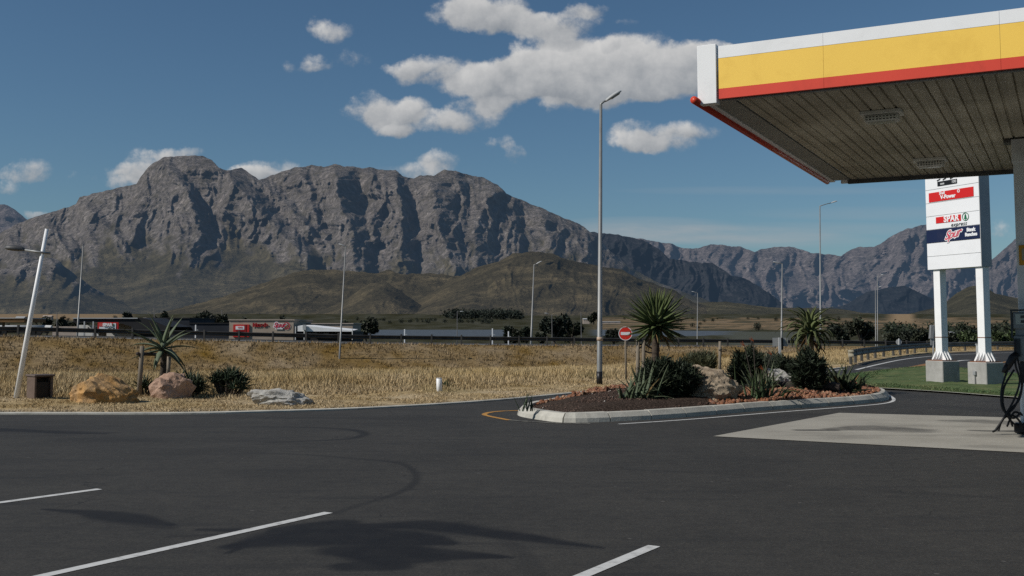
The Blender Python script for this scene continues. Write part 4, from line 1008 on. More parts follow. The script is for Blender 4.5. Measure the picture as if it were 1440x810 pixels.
gp3 = [(p[0], p[1] + .25, 0.02) for p in gp]
rail2 = mottled('rail_steel_brown', [(.3, (.07, .065, .055)), (.7, (.15, .14, .12))], 1.2, 6, .6, metal=.2)
o = wbeam(gp3, rail2, z=.56, h=.36); o.parent = root
e = Vector(gp3[0]) + Vector((0, 0, .56)); r_ = .2
endp = [e + Vector((-r_ * math.sin(t), -r_ + r_ * math.cos(t), 0)) for t in np.linspace(0, math.pi, 9)]
o = wbeam([(p.x, p.y, p.z - .56) for p in endp], paint('rail_end', (.30, .27, .20), .5), z=.56, h=.36); o.name = 'end_terminal'; o.parent = root
acc = 0; last = Vector(gp3[0]); pm2 = None
for p in gp3[1:]:
    p = Vector(p); acc += (p - last).length; last = p
    if acc > 2.6 or pm2 is None:
        if pm2 is None: pm2 = MB().box((0, 0, .30), (.14, .14, .85), bev=.01).build('post', rail2, root); o = pm2
        else: o = pm2.copy(); COL.objects.link(o); o.parent = root
        o.location = (p.x, p.y + .12, p.z); acc = 0
adopt(root)

# text ------------------------------------------------------------------
def text(name, s, o, r, u, n, size, mat, parent, shear=0, align='CENTER', ext=.003, bold=0, space=1, xs=1):
    cu = bpy.data.curves.new('t', 'FONT'); cu.body = s; cu.size = size; cu.align_x = align; cu.align_y = 'CENTER'; cu.shear = shear; cu.extrude = ext; cu.offset = bold; cu.space_character = space
    cu.resolution_u = 4
    t = bpy.data.objects.new('t', cu); COL.objects.link(t); bpy.context.view_layer.update()
    me = bpy.data.meshes.new_from_object(t.evaluated_get(bpy.context.evaluated_depsgraph_get())); bpy.data.objects.remove(t); bpy.data.curves.remove(cu)
    me.name = name; r, u, n, o = Vector(r), Vector(u), Vector(n), Vector(o)
    for v in me.vertices: c = v.co.copy(); v.co = o + r * c.x * xs + u * c.y + n * c.z
    me.materials.clear(); me.materials.append(mat)
    ob = bpy.data.objects.new(name, me); COL.objects.link(ob); ob.parent = parent; return ob
def disc(mb, o, r, u, n, rad, d, k=32, rin=0):
    o, r, u, n = map(Vector, (o, r, u, n)); a0 = []; b = len(mb.v)
    for z in (-d, 0):
        for i in range(k): a_ = 2 * math.pi * i / k; mb.v.append(o + r * math.cos(a_) * rad + u * math.sin(a_) * rad + n * z)
    if rin:
        for z in (-d, 0):
            for i in range(k): a_ = 2 * math.pi * i / k; mb.v.append(o + r * math.cos(a_) * rin + u * math.sin(a_) * rin + n * z)
        for i in range(k):
            j = (i + 1) % k; mb.f += [[b + k + i, b + k + j, b + 3 * k + j, b + 3 * k + i], [b + i, b + j, b + k + j, b + k + i]]
    else:
        mb.f.append([b + k + i for i in range(k)]); mb.f.append([b + i for i in range(k)][::-1])
        for i in range(k): j = (i + 1) % k; mb.f.append([b + i, b + j, b + k + j, b + k + i])
    return mb
Xv, Zv, Nv = Vector((1, 0, 0)), Vector((0, 0, 1)), Vector((0, -1, 0))
# no entry sign
b = onT(880.5, 533); c_ = P(879.5, 469, b.y); root = empty('road_sign', b, 'round red no entry sign on a thin post', 'road sign')
MB().tube([b - Vector((0, 0, .1)), c_ + Vector((0, .04, .1))], .035, 8).build('post', stake_wood, root, True)
R_ = px2m(9.6, b.y)
sf = disc(MB(), c_, Xv, Zv, Nv, R_ * .93, .006).build('sign_face', paint('signal_red', (.66, .035, .022), .4, .03), root)
disc(MB(), c_ + Nv * .002, Xv, Zv, Nv, R_, .012, rin=R_ * .92).build('border', sign_white, root)
face_box(MB(), c_ + Nv * .006, Xv, Nv, Zv, R_ * 1.35, R_ * .42, .004).build('white_bar', sign_white, sf)
face_box(MB(), c_ - Nv * .014, Xv, Nv, Zv, R_ * .3, R_ * .9, .03).build('bracket', galv_dark, root); adopt(root)
# square sign backs
b = onT(1095, 522); c_ = P(1097.5, 481, b.y); root = empty('road_sign', b, 'plain grey sign seen from behind on a steel post', 'road sign')
w_, h_ = px2m(22, b.y), px2m(12, b.y)
face_box(MB(), c_ + Vector((-w_ * .24, 0, 0)), Xv, Nv, Zv, w_ * .5, h_, .02).build('sign_panel', grey_paint, root)
face_box(MB(), c_ + Vector((w_ * .25, .03, 0)), Xv, Nv, Zv, w_ * .46, h_, .02).build('sign_panel', grey_paint, root)
MB().box((c_.x - .05, c_.y - .07, (b.z + c_.z + h_ * .5) / 2), (.10, .07, c_.z + h_ * .5 - b.z + .02)).build('post', lamp_grey, root)
face_box(MB(), c_ + Vector((.06, -.04, -h_ * .2)), Xv, Nv, Zv, .09, h_ * 1.4, .06).build('post_shadow_side', black_paint, root); bpy.data.objects[-1] if False else None  # black strip standing in for the shaded side of the post
for o in list(bpy.data.objects):
    if o.name == 'post_shadow_side': o.name = 'post_shade_strip'
adopt(root)
D = 75; c_ = P(1264, 481, D); g = onT(1264.5, 495); root = empty('road_sign', (c_.x, D, float(terr_z(np.array([c_.x]), np.array([D]))[0])), 'small round sign seen from behind near the highway', 'road sign')
disc(MB(), c_, Xv, Zv, Nv, px2m(4, D), .02).build('sign_panel', lamp_grey, root); MB().tube([root.location - Vector((0, 0, .1)), c_ + Vector((0, -.03, .25))], .035, 8).build('post', lamp_grey, root, True); adopt(root)
b = G(1312.5, 512, .05); D = b.y; root = empty('road_sign', b, 'tilted white folded sign panel on a post left of the price sign', 'road sign')
q = [P(1306, 476, D), P(1312.5, 476, D), P(1313, 457, D), P(1307.5, 457, D)]
mb = MB().poly(q); mb.poly([v_ + Vector((0, .03, 0)) for v_ in q][::-1]); mb.build('sign_panel', lamp_grey, root)
for k in (.3, .55, .8): MB().tube([q[0].lerp(q[1], k) - Vector((0, .03, 0)), q[3].lerp(q[2], k) - Vector((0, .03, 0))], .025, 6).build('rib', grey_paint, root)
face_box(MB(), P(1311, 481, D), Xv, Nv, Zv, px2m(5, D), px2m(9, D), .03).build('lower_panel', grey_paint, root)
MB().tube([b - Vector((0, 0, .05)), P(1313.3, 457, D) + Vector((0, .06, 0))], .04, 8).build('post', lamp_grey, root, True); adopt(root)

# concrete litter bin at left
bl = onT(46, 561); root = empty('litter_bin', bl, 'dark brown box litter bin with a flat lid by the leaning lamp', 'litter bin')
r_ = Vector((.94, .34, 0)).normalized(); n_ = Vector((.34, -.94, 0)).normalized(); W_ = .62; H_ = .57; l_ = -n_
brownc = mottled('bin_brown', [(.3, (.10, .07, .055)), (.7, (.17, .125, .10))], 3, 6, .9, .4, 20, .01)
r_ = Vector((.80, .60, 0)); n_ = Vector((.60, -.80, 0)); W_ = .52
r_ = Vector((.80, -.60, 0)); n_ = Vector((-.60, -.80, 0))
cen = bl + Vector((.03, .3, 0))
# side walls, back, floor -> a box open to the front right
fr = Vector((.75, -.66, 0)); rt = Vector((.66, .75, 0))
for s_ in (-1, 1): MB().box(cen + rt * s_ * .20 + Vector((0, 0, .25)), (.05, .42, .54), rt, fr, (0, 0, 1), .008).build('side_panel', brownc, root)
MB().box(cen - fr * .185 + Vector((0, 0, .25)), (.35, .05, .54), rt, fr).build('back_panel', brownc, root)
MB().box(cen + fr * .12 + Vector((0, 0, .20)), (.345, .05, .38), rt, fr).build('opening_panel', black_paint, root)  # black panel filling the dark front opening
MB().box(cen + Vector((0, 0, .545)), (.50, .50, .05), rt, fr, (0, 0, 1), .012).build('lid', paint('bin_lid', (.13, .10, .085), .9), root); adopt(root)

# ------------------------------------------------------------------ price sign pylon
rr = Vector((.40, -.915, 0)).normalized(); nn = Vector((-.915, -.40, 0)).normalized()
F1 = P(1380, 375, 31.2); F1 = Vector((F1.x, F1.y, 0)); Wd = 2.08; Dp = .40
root = empty('sign_pylon', F1 - rr * Wd / 2 - nn * Dp / 2, 'tall white price sign on two legs beside the canopy', 'sign')
Z0 = 3.58; RH = .415
for k in range(12):
    zc = Z0 + RH * (k + .5); c_ = F1 - rr * Wd / 2 + Vector((0, 0, zc)); m_k = sign_white
    MB().box(c_ - nn * Dp / 2, (Wd, Dp, RH - .012), rr, nn, (0, 0, 1), .004).build('sign_panel', navy_paint if False else m_k, root)
MB().box(F1 - rr * Wd / 2 - nn * Dp / 2 + Vector((0, 0, Z0 + RH * 6)), (Wd - .02, Dp - .02, RH * 12 - .02), rr, nn).build('frame', grey_paint, root)
MB().box(F1 + rr * .012 - nn * Dp / 2 + Vector((0, 0, Z0 + RH * 6)), (.02, Dp + .01, RH * 12), rr, nn).build('side_panel', lamp_grey, root)
def SP(s, z): return F1 - rr * Wd * (1 - s) + Vector((0, 0, Z0 + z * RH)) + nn * .003
st1 = face_box(MB(), SP(.5, 2.5) + nn * .012, rr, nn, Zv, Wd * .995, RH * .96, .014).build('sign_strip', navy_paint, root)
for dx, m_, bo in ((0, sign_white, .028), (0, pink_text, .004)):
    text('lettering', 'Spur', SP(.50, 2.50) + nn * (.013 if bo > .01 else .018), (rr + Zv * .16).normalized(), (Zv), nn, .36, m_, st1, shear=.55, bold=bo, space=.92)
text('lettering', 'Steak', SP(.845, 2.70) + nn * .014, rr, Zv, nn, .145, sign_white, st1, bold=.010)
text('lettering', 'Ranches', SP(.845, 2.36) + nn * .014, rr, Zv, nn, .135, sign_white, st1, bold=.010)
st2 = face_box(MB(), SP(.43, 3.66) + nn * .010, rr, nn, Zv, Wd * .47, RH * .46, .010).build('sign_strip', sign_red, root)
text('lettering', 'SPAR', SP(.49, 3.66) + nn * .013, rr, Zv, nn, .255, sign_white, st2, bold=.010, space=1.05, xs=1.0)
disc(MB(), SP(.75, 3.68) + nn * .012, rr, Zv, nn, .125, .008, 28, .108).build('emblem_ring', green_text, root)
mb = MB()
for k, (w_, z_) in enumerate(((.13, -.045), (.10, .0), (.065, .045))):
    c_ = SP(.75, 3.68) + nn * .014 + Zv * z_; mb.poly([c_ - rr * w_ / 2 - Zv * .02, c_ + rr * w_ / 2 - Zv * .02, c_ + Zv * .055])
c_ = SP(.75, 3.68) + nn * .014; mb.poly([c_ - rr * .012 - Zv * .095, c_ + rr * .012 - Zv * .095, c_ + rr * .012 - Zv * .06, c_ - rr * .012 - Zv * .06]); mb.build('tree_emblem', green_text, root)
text('lettering', 'express', SP(.62, 3.20) + nn * .010, rr, Zv, nn, .17, dark_text, root, shear=.4, space=1.15)
st3 = face_box(MB(), SP(.49, 5.42) + nn * .010, rr, nn, Zv, Wd * .84, RH * .70, .010).build('sign_strip', sign_red, root)
text('lettering', 'Shell', SP(.33, 5.64) + nn * .013, rr, Zv, nn, .12, sign_white, st3, bold=.004)
text('lettering', 'V-Power', SP(.44, 5.33) + nn * .013, rr, Zv, nn, .165, sign_white, st3, bold=.007)
disc(MB(), SP(.64, 5.62) + nn * .014, rr, Zv, nn, .052, .006, 20, .028).build('emblem_ring', sign_white, st3)
st4 = face_box(MB(), SP(.43, 6.36) + nn * .010, rr, nn, Zv, Wd * .37, RH * .34, .010).build('sign_strip', black_paint, root)
face_box(MB(), SP(.34, 6.33) + nn * .013, rr, nn, Zv, .16, .05, .008).build('sign_mark', lamp_grey, st4)
text('lettering', '100', SP(.56, 6.36) + nn * .013, rr, Zv, nn, .12, sign_white, st4)
for s_ in (.27, .38, .52): face_box(MB(), SP(s_, 6.66) + nn * .010, (rr + Zv * .3).normalized(), nn, Zv, .14, .035, .008).build('sign_mark', black_paint, root)
for s_, bx in ((.135, 1), (.925, 1)):
    c0 = F1 - rr * Wd * (1 - s_) - nn * Dp * .5
    lb = .78
    leg = MB(); leg.box(c0 + Vector((0, 0, (Z0 + lb) / 2)), (.26, .26, Z0 - lb), rr, nn, (0, 0, 1), .006); leg.build('leg', white_paint, root)
    rb = MB().box(c0 + Vector((0, 0, 1.50)), (.275, .275, .02), rr, nn).build('rust_joint', rust, root)
    g = MB()
    for a_, o_ in ((rr, nn), (-rr, nn), (nn, rr), (-nn, rr)):
        for k in (-.09, 0.03, .13):
            p0 = c0 + a_ * .13 + o_ * k
            q = [p0 + Vector((0, 0, lb + .02)), p0 + a_ * .15 + Vector((0, 0, lb + .02)), p0 + a_ * .15 + Vector((0, 0, lb + .05)), p0 + Vector((0, 0, lb + .30))]
            g.poly([v_ + o_ * .008 for v_ in q]); g.poly([v_ - o_ * .008 for v_ in q][::-1]); n0 = len(g.v) - 8
            g.f.append([n0 + 2, n0 + 3, n0 + 4, n0 + 5])
    g.build('gusset', white_paint, root)
    MB().box(c0 + Vector((0, 0, lb + .01)), (.60, .60, .03), rr, nn).build('base_plate', rust, root)
    MB().box(c0 + Vector((0, 0, .40)), (.70, .70, .76), rr, nn, (0, 0, 1), .02).build('concrete_base', concrete, root)
c0 = F1 - rr * Wd * .075 - nn * Dp * .5
MB().tube([c0 + nn * .37 - rr * .05 + Vector((0, 0, .05)), c0 + nn * .37 - rr * .05 + Vector((0, 0, .42))], .018, 8).build('conduit', galv, root)
MB().box(c0 + nn * .38 - rr * .05 + Vector((0, 0, .46)), (.10, .07, .12), rr, nn, (0, 0, 1), .01).build('socket_box', grey_paint, root)
adopt(root)
D = 39; c_ = P(1380, 496, D); root = empty('electrical_cabinet', (c_.x, D, 0.1), 'narrow pale cabinet standing behind the right sign leg', 'cabinet')
h_ = P(1380, 485, D).z; MB().box((c_.x, D, (h_ + .1) / 2), (px2m(10, D), .3, h_ - .1), bev=.01).build('body', lamp_grey, root); MB().box((c_.x, D, h_ + .02), (px2m(11, D), .34, .05)).build('lid', grey_paint, root); adopt(root)

# ------------------------------------------------------------------ canopy
H = 5.0
cA = G(1009, 140, H); u = Vector((.886, -.463, 0)).normalized(); w = Vector((.463, .886, 0)).normalized(); LW = 9.35; LU = 16.0
cA = Vector((cA.x, cA.y, 0))
soffit_mat, nt, b_, _ = newmat('soffit_panels')
g_ = N(nt, 'TexCoord'); v = g_.outputs['Object']
c = ramp(nt, noise(nt, v, .55, 7, .65, .3), [(.25, (.26, .235, .175)), (.5, (.50, .46, .36)), (.75, (.68, .64, .52))])
mp = N(nt, 'Mapping'); mp.inputs['Rotation'].default_value = (0, 0, math.atan2(w.y, w.x)); mp.vector_type = 'TEXTURE'; nt.links.new(v, mp.inputs[0])
mp2 = N(nt, 'Mapping'); mp2.inputs['Scale'].default_value = (.25, 6, 1); nt.links.new(mp.outputs[0], mp2.inputs[0])
c = mixc(nt, .8, c, ramp(nt, noise(nt, mp2.outputs[0], 1.2, 6, .7), [(.3, (.55, .53, .5)), (.7, (1.15, 1.15, 1.15))]), 'MULTIPLY')
nt.links.new(c, b_.inputs['Base Color']); b_.inputs['Roughness'].default_value = .55
canopy = empty('station_canopy', cA + u * 6 + w * LW / 2, 'white yellow and red fuel station canopy roof over the forecourt', 'canopy')
def fas(name, z0, z1, mat, out, s0=0, s1=LU):
    c_ = cA + u * (s0 + s1) / 2 - w * out + Vector((0, 0, (z0 + z1) / 2)); return MB().box(c_, (s1 - s0, .06, z1 - z0), u, w, (0, 0, 1)).build(name, mat, canopy)
T = H + .765
edges = (.03, 1.5, 3.7, 6.9, 10.1, 13.2, 16)
for s0, s1 in zip(edges, edges[1:]):
    s1 -= .003
    fas('fascia_white', T - .175, T, white_paint, .003, s0, s1); fas('fascia_yellow', H + .147, T - .177, yellow_paint, 0, s0, s1); fas('fascia_red', H + .002, H + .145, red_paint, .003, s0, s1)
MB().box(cA - u * .135 + w * .02 + Vector((0, 0, H + .37)), (.28, .16, .86), u, w, (0, 0, 1), .006).build('corner_cap', white_paint, canopy)
MB().box(cA - u * .20 + w * (LW / 2 + .1) + Vector((0, 0, H + .38)), (.12, LW - .05, .78), u, w).build('side_fascia', white_paint, canopy)
MB().box(cA + u * LU / 2 + w * LW + Vector((0, 0, H + .34)), (LU, .10, .80), u, w).build('rear_fascia', white_paint, canopy)
MB().box(cA + u * LU / 2 + w * (LW / 2) + Vector((0, 0, H + .40)), (LU - .1, LW - .3, .08), u, w).build('roof_deck', galv_dark, canopy)
MB().tube([cA - u * .28 - w * .22 + Vector((0, 0, H - .02)), cA - u * .28 + w * (LW - .1) + Vector((0, 0, H - .02))], .055, 14).build('red_tube', paint('tube_red', (.60, .06, .03), .35, .1, (.2, .05, .03), .5), canopy, True)
# ribbed soffit
v = []; f = []; PW = .36
prof = [(0, .035), (.012, .0), (.14, .0), (.15, .025), (.17, .025), (.18, .0), (.345, .0), (.355, .035)]
s = .22; cols = []
while s < LU - .4:
    for ds, dz in prof: cols.append((s + ds, H + .01 + dz))
    s += PW
for ss, z in cols:
    for q in (.06, LW - .06): p = cA + u * ss + w * q; v.append((p.x, p.y, z))
for i in range(len(cols) - 1): f.append((2 * i, 2 * i + 1, 2 * i + 3, 2 * i + 2))
obj_from('soffit', v, f, soffit_mat, canopy)
MB().box(cA + u * .03 + w * LW / 2 + Vector((0, 0, H + .02)), (.34, LW - .1, .03), u, w).build('soffit_trim', paint('trim_grey', (.30, .30, .27), .6), canopy)
MB().box(cA + u * LU / 2 + w * (LW - .02) + Vector((0, 0, H - .035)), (LU - .3, .10, .09), u, w).build('rear_trim', galv_dark, canopy)
MB().box(cA + u * LU / 2 + w * .09 + Vector((0, 0, H - .005)), (LU - .1, .06, .02), u, w).build('edge_strip', galv, canopy)
fit_grey = paint('fitting_grey', (.75, .74, .68), .5)
lens = paint('fitting_lens', (.45, .43, .38), .3, .15)
for (px, py) in ((1240, 167), (1308, 231)):
    c_ = G(px, py, H - .1); root2 = empty('canopy_light', Vector((c_.x, c_.y, H)), 'recessed canopy light nearer the front fascia' if py < 200 else 'recessed canopy light nearer the rear edge', 'light', 'lights under the canopy')
    MB().box((c_.x, c_.y, H - .02), (.60, .36, .06), u, w, (0, 0, 1), .01).build('frame', fit_grey, root2)
    hs = MB().box((c_.x, c_.y, H - .10), (.50, .28, .11), u, w, (0, 0, 1), .03).build('housing', fit_grey, root2)
    sl = MB()
    for i in range(9):
        for j in range(2): sl.box(Vector((c_.x, c_.y, H - .085 - j * .04)) - w * .141 + u * (-.2 + i * .05), (.028, .006, .016), u, w)
    sl.build('vent_slots', black_paint, hs)
    MB().box((c_.x, c_.y, H - .159), (.38, .20, .01), u, w, (0, 0, 1), .003).build('lens', lens, hs); adopt(root2)
adopt(canopy)
# canopy column
colb = G(1432, 607); colc = Vector((colb.x, colb.y, 0)) + u * .24 + w * .14
root = empty('canopy_column', colc, 'grey square column holding up the canopy at right edge', 'column')
col_paint = paint('column_grey', (.60, .61, .62), .5, .1, amt=.35)
MB().box(colc + Vector((0, 0, H / 2 - .2)), (.34, .34, H - .36), u, w, (0, 0, 1), .01).build('shaft', col_paint, root)
MB().box(colc + Vector((0, 0, H - .22)), (.38, .38, .40), u, w, (0, 0, 1), .01).build('capital', col_paint, root)
MB().box(colc + Vector((0, 0, H - .04)), (.62, .30, .05), u, w).build('flange', galv_dark, root)
MB().box(colc + Vector((0, 0, .12)), (.40, .40, .24), u, w, (0, 0, 1), .01).build('foot', white_paint, root)
yp = MB().box(colc - w * .185 + u * .02 + Vector((0, 0, 2.98)), (.30, .02, .34), u, w, (0, 0, 1), .004).build('yellow_plate', paint('plate_yellow', (.50, .24, .015), .5), root)
MB().box(colc - w * .20 - u * .06 + Vector((0, 0, 2.99)), (.05, .012, .20), u, w).build('plate_mark', paint('mark_grey', (.3, .28, .2)), yp)
adopt(root)
# fuel pump in front of the column
pb = G(1440, 609) + u * .17; pb.z = .01
root = empty('fuel_pump', pb, 'tall fuel pump with hanging black hoses below the canopy column', 'fuel pump')
pump_grey = paint('pump_grey', (.17, .19, .20), .4, .15, (.04, .04, .04), .5); pump_dark = paint('pump_dark', (.022, .028, .034), .35, .2)
def pbx(name, z0, z1, wd, dp, mat, off=0, bev=.01, fo=0): return MB().box(pb + u * off - w * fo + Vector((0, 0, (z0 + z1) / 2)), (wd, dp, z1 - z0), u, w, (0, 0, 1), bev).build(name, mat, root)
pbx('pedestal', 0, .82, .44, .26, white_paint, .02)
for s_ in (-.19, .23): MB().box(pb + u * s_ - w * .15 + Vector((0, 0, .40)), (.035, .03, .80), u, w).build('pedestal_rail', white_paint, root)
bd = pbx('body', 1.18, 1.60, .58, .34, pump_grey, .02) 
for s_ in (-.22, -.02, .2): MB().box(pb + u * s_ - w * .18 + Vector((0, 0, 1.41)), (.10, .02, .30), u, w).build('nozzle_holder', pump_dark, bd)
pbx('neck', .80, 1.18, .50, .20, pump_dark, .06); pbx('upper_neck', 1.60, 1.74, .56, .24, pump_grey, .04)
dh = pbx('display_housing', 1.72, 2.0, .60, .32, pump_grey, .02, .015)
MB().box(pb - u * .02 - w * .168 + Vector((0, 0, 1.88)), (.42, .01, .17), u, w).build('display', paint('display_pale', (.30, .34, .32), .3), dh)
for z_ in (1.92, 1.84): MB().box(pb - u * .0 - w * .176 + Vector((0, 0, z_)), (.30, .008, .045), u, w).build('display_digits', pump_dark, dh)
fr_ = MB()
for s_ in (-.29, .33): fr_.box(pb + u * s_ - w * .16 + Vector((0, 0, 1.80)), (.03, .03, .46), u, w)
fr_.box(pb + u * .02 - w * .16 + Vector((0, 0, 2.03)), (.66, .03, .03), u, w); fr_.build('guard_frame', pump_dark, root)
def cub(pts, n=10):
    pts = [Vector(p) for p in pts]; out = []
    for i in range(len(pts) - 1):
        p0, p1, p2, p3 = pts[max(i - 1, 0)], pts[i], pts[i + 1], pts[min(i + 2, len(pts) - 1)]
        for k in range(n):
            t = k / n; out.append(.5 * (2 * p1 + (p2 - p0) * t + (2 * p0 - 5 * p1 + 4 * p2 - p3) * t * t + (3 * p1 - p0 - 3 * p2 + p3) * t ** 3))
    return out + [pts[-1]]
def Q(px, py, d=0): p = P(px, py, pb.y - .22 - d); p.z = max(p.z, .03); return p
for pts in ([(1424, 506), (1414, 528), (1408, 552), (1410, 575), (1424, 588), (1436, 580)], [(1426, 520), (1412, 545), (1411, 570), (1420, 590), (1432, 600)],
            [(1428, 478), (1428, 512), (1434, 535), (1426, 562), (1410, 590), (1399, 606)], [(1430, 500), (1437, 540), (1428, 570), (1414, 585), (1402, 603), (1396, 607)],
            [(1440, 520), (1434, 560), (1420, 578), (1424, 600)], [(1404, 606), (1410, 590), (1422, 584), (1432, 590), (1440, 604)], [(1416, 600), (1426, 580), (1438, 584)]):
    MB().tube(cub([Q(*p, .02 * k) for k, p in enumerate(pts)]), .017, 8).build('hose', black_rubber, root, True)
mb = MB(); mb.tube([Q(1430, 497), Q(1424, 503), Q(1419, 512), Q(1417, 520)], [.05, .065, .06, .03], 10); mb.tube([Q(1419, 508), Q(1413, 519), Q(1411, 524)], [.03, .04, .03], 8); mb.build('nozzle', black_rubber, root, True)
MB().box(pb - u * .12 - w * .30 + Vector((0, 0, .10)), (.36, .26, .16), u, w, (0, 0, 1), .02).build('hose_tray', black_rubber, root)
adopt(root)

# ------------------------------------------------------------------ buildings beyond the highway
def bbox_px(mb, x0, x1, yt, yb_, D, depth=10, top_only=None):
    a_ = P(x0, yt, D); b_ = P(x1, yb_, D); z1 = a_.z; z0 = min(b_.z, z1 - .05)
    mb.box(((a_.x + b_.x) / 2, D + depth / 2, (z0 + z1) / 2), (b_.x - a_.x, depth, z1 - z0)); return mb
def face_px(name, x0, x1, yt, yb_, D, mat, parent, proud=.06, depth=.05):
    a_ = P(x0, yt, D); b_ = P(x1, yb_, D)
    return MB().box(((a_.x + b_.x) / 2, D - proud + depth / 2, (a_.z + b_.z) / 2), (b_.x - a_.x, depth, a_.z - b_.z)).build(name, mat, parent)
def bld(x0, x1, yt, D, mat, label, depth=14, cap=None, name='building'):
    b_ = P((x0 + x1) / 2, 470, D); root = empty(name, (b_.x, D + depth / 2, -1.7), label, 'building')
    a_ = P(x0, yt, D); c_ = P(x1, yt, D); MB().box(((a_.x + c_.x) / 2, D + depth / 2, (a_.z - 1.7) / 2), (c_.x - a_.x, depth, a_.z + 1.7)).build('wall', mat, root)
    if cap: MB().box(((a_.x + c_.x) / 2, D + depth / 2, a_.z + .06), (c_.x - a_.x + .3, depth + .3, .16)).build('parapet', cap, root)
    return root
def ptext(s, px, py, D, hpx, mat, root, **k): return text('lettering', s, P(px, py, D) + Vector((0, -.12, 0)), Xv, Zv, Nv, px2m(hpx, D) * 1.35, mat, root, **k)
pale_wall = paint('pale_wall', (.46, .38, .32), .85, .12, amt=.3); white_wall = paint('white_wall', (.68, .67, .64), .8, .1, amt=.2)
deepred = paint('deep_red', (.30, .012, .015), .5, .1)
# beige building with red lettering
D = 175; rb_ = bld(322.5, 413, 450.3, D, brick_beige, 'beige brick building with red lettering and a round logo', 16, pale_wall)
sbd = face_px('sign_board', 328.5, 350.5, 456.3, 474, D, paint('sign_box_red', (.55, .03, .025), .5), rb_, .20, .2)
face_px('sign_panel', 332, 344, 458.6, 463.4, D, sign_white, sbd, .27, .05); face_px('sign_side', 344, 346.5, 456.5, 473, D, deepred, sbd, .25, .03); face_px('sign_lower', 332, 344, 463.9, 466, D, deepred, sbd, .25, .03)
ptext('SPAR', 338, 460.6, D - .2, 2.2, sign_red, sbd, bold=.01)
ptext('Nevada', 366.3, 457.2, D, 4.6, deepred, rb_, bold=.09, xs=1.10)
ptext('Spur', 393.2, 457.2, D, 6.8, sign_white, rb_, shear=.35, bold=.14, xs=1.0); ptext('Spur', 393.2, 457.2, D - .03, 6.8, pink_text, rb_, shear=.35, bold=.03, xs=1.0)
disc(MB(), P(403.2, 458.3, D) + Vector((0, -.10, 0)), Xv, Zv, Nv, px2m(4.8, D), .05, 24, px2m(3.9, D)).build('logo_ring', pink_text, rb_)
disc(MB(), P(403.2, 458.3, D) + Vector((0, -.11, 0)), Xv, Zv, Nv, px2m(2.6, D), .05, 20, px2m(1.3, D)).build('logo_inner', paint('logo_orange', (.45, .12, .05), .5), rb_)
face_px('logo_bar', 389, 398, 461.6, 463, D, sign_white, rb_, .14); adopt(rb_)
# white awning building
D = 172; rb_ = bld(417, 497, 466, D + 4, near_black, 'low dark fronted building under a sloping white awning', 12)
q = [P(418.5, 458.5, D), P(432, 458.5, D), P(496, 464.8, D), P(496, 466.2, D), P(418.5, 466, D)]
MB().poly(q).poly([v_ + Vector((0, 6, .2)) for v_ in q][::-1]).poly([q[0], q[0] + Vector((0, 6, .2)), q[1] + Vector((0, 6, .2)), q[1]]).poly([q[1], q[1] + Vector((0, 6, .2)), q[2] + Vector((0, 6, .2)), q[2]]).build('awning', white_paint, rb_)
for x_ in (415, 427.3, 495): face_px('support_post', x_, x_ + 1, 459 if x_ < 420 else 463, 478, D, white_wall, rb_, .1, .2)
face_px('awning_box', 426.5, 431, 456.8, 464, D, lamp_grey, rb_, .5, .4)
for x0_, x1_ in ((433, 438), (439, 446), (455, 462)): face_px('window', x0_, x1_, 468.2, 471.8, D + 4, paint('pane_grey', (.17, .18, .19), .3), rb_)
adopt(rb_)
rb_ = bld(431.5, 496, 455.4, 186, brick_beige, 'plain beige brick block behind the white awning', 10, pale_wall); adopt(rb_)
# navy buildings
rb_ = bld(207, 266.5, 447.8, 190, roof_dark, 'tall navy block with flat dark wall', 16, near_black); MB(); face_px('roof_vent', 201, 207, 446.5, 452, 190, pale_wall, rb_); adopt(rb_)
rb_ = bld(266.5, 323, 455, 188, roof_dark, 'lower navy wing right of the tall navy block', 16, near_black); adopt(rb_)
# dark canopy building with sign
D = 165; rb_ = bld(110, 188, 461, D + 9, white_wall, 'pale walled building under a broad dark canopy roof', 10)
q = [P(103, 447.3, D), P(198, 446.7, D), P(214, 450.5, D), P(236, 459.5, D), P(240, 466, D), P(188, 466, D), P(184, 459, D), P(164, 453.2, D), P(103, 453.8, D)]
MB().poly(q).poly([v_ + Vector((0, 12, 0)) for v_ in q][::-1]).poly([q[0], q[0] + Vector((0, 12, 0)), q[1] + Vector((0, 12, 0)), q[1]]).poly([q[1], q[1] + Vector((0, 12, 0)), q[3] + Vector((0, 12, 0)), q[3], q[2]]).build('canopy_roof', near_black, rb_)
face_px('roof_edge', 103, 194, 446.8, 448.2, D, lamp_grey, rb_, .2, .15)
face_px('end_wall', 188, 238, 458.5, 478, D + 2, near_black, rb_)
for x_ in (130.5, 118): face_px('support_post', x_, x_ + 1.2, 452, 476, D, lamp_grey, rb_, .1, .2)
face_px('wall_panel', 168, 187, 455, 476, D + 3, pale_wall, rb_)
sb2 = face_px('sign_board', 139.5, 168.3, 453.2, 467.5, D, paint('sign_box_red', (.50, .02, .02), .5), rb_, .6, .3)
face_px('sign_panel', 142, 165, 454.6, 463.6, D, sign_white, sb2, .66, .05)
face_px('sign_top_panel', 142, 161, 454.6, 459.2, D, paint('sign_pink', (.60, .10, .09), .5), sb2, .70, .04)
ptext('SPAR', 151.5, 456.9, D - .66, 4.4, sign_white, sb2, bold=.04); ptext('express', 156.5, 461.4, D - .62, 2.6, dark_text, sb2, bold=.02)
face_px('tree_emblem', 161.7, 162.6, 455.4, 459, D, green_text, sb2, .72, .03); adopt(rb_)
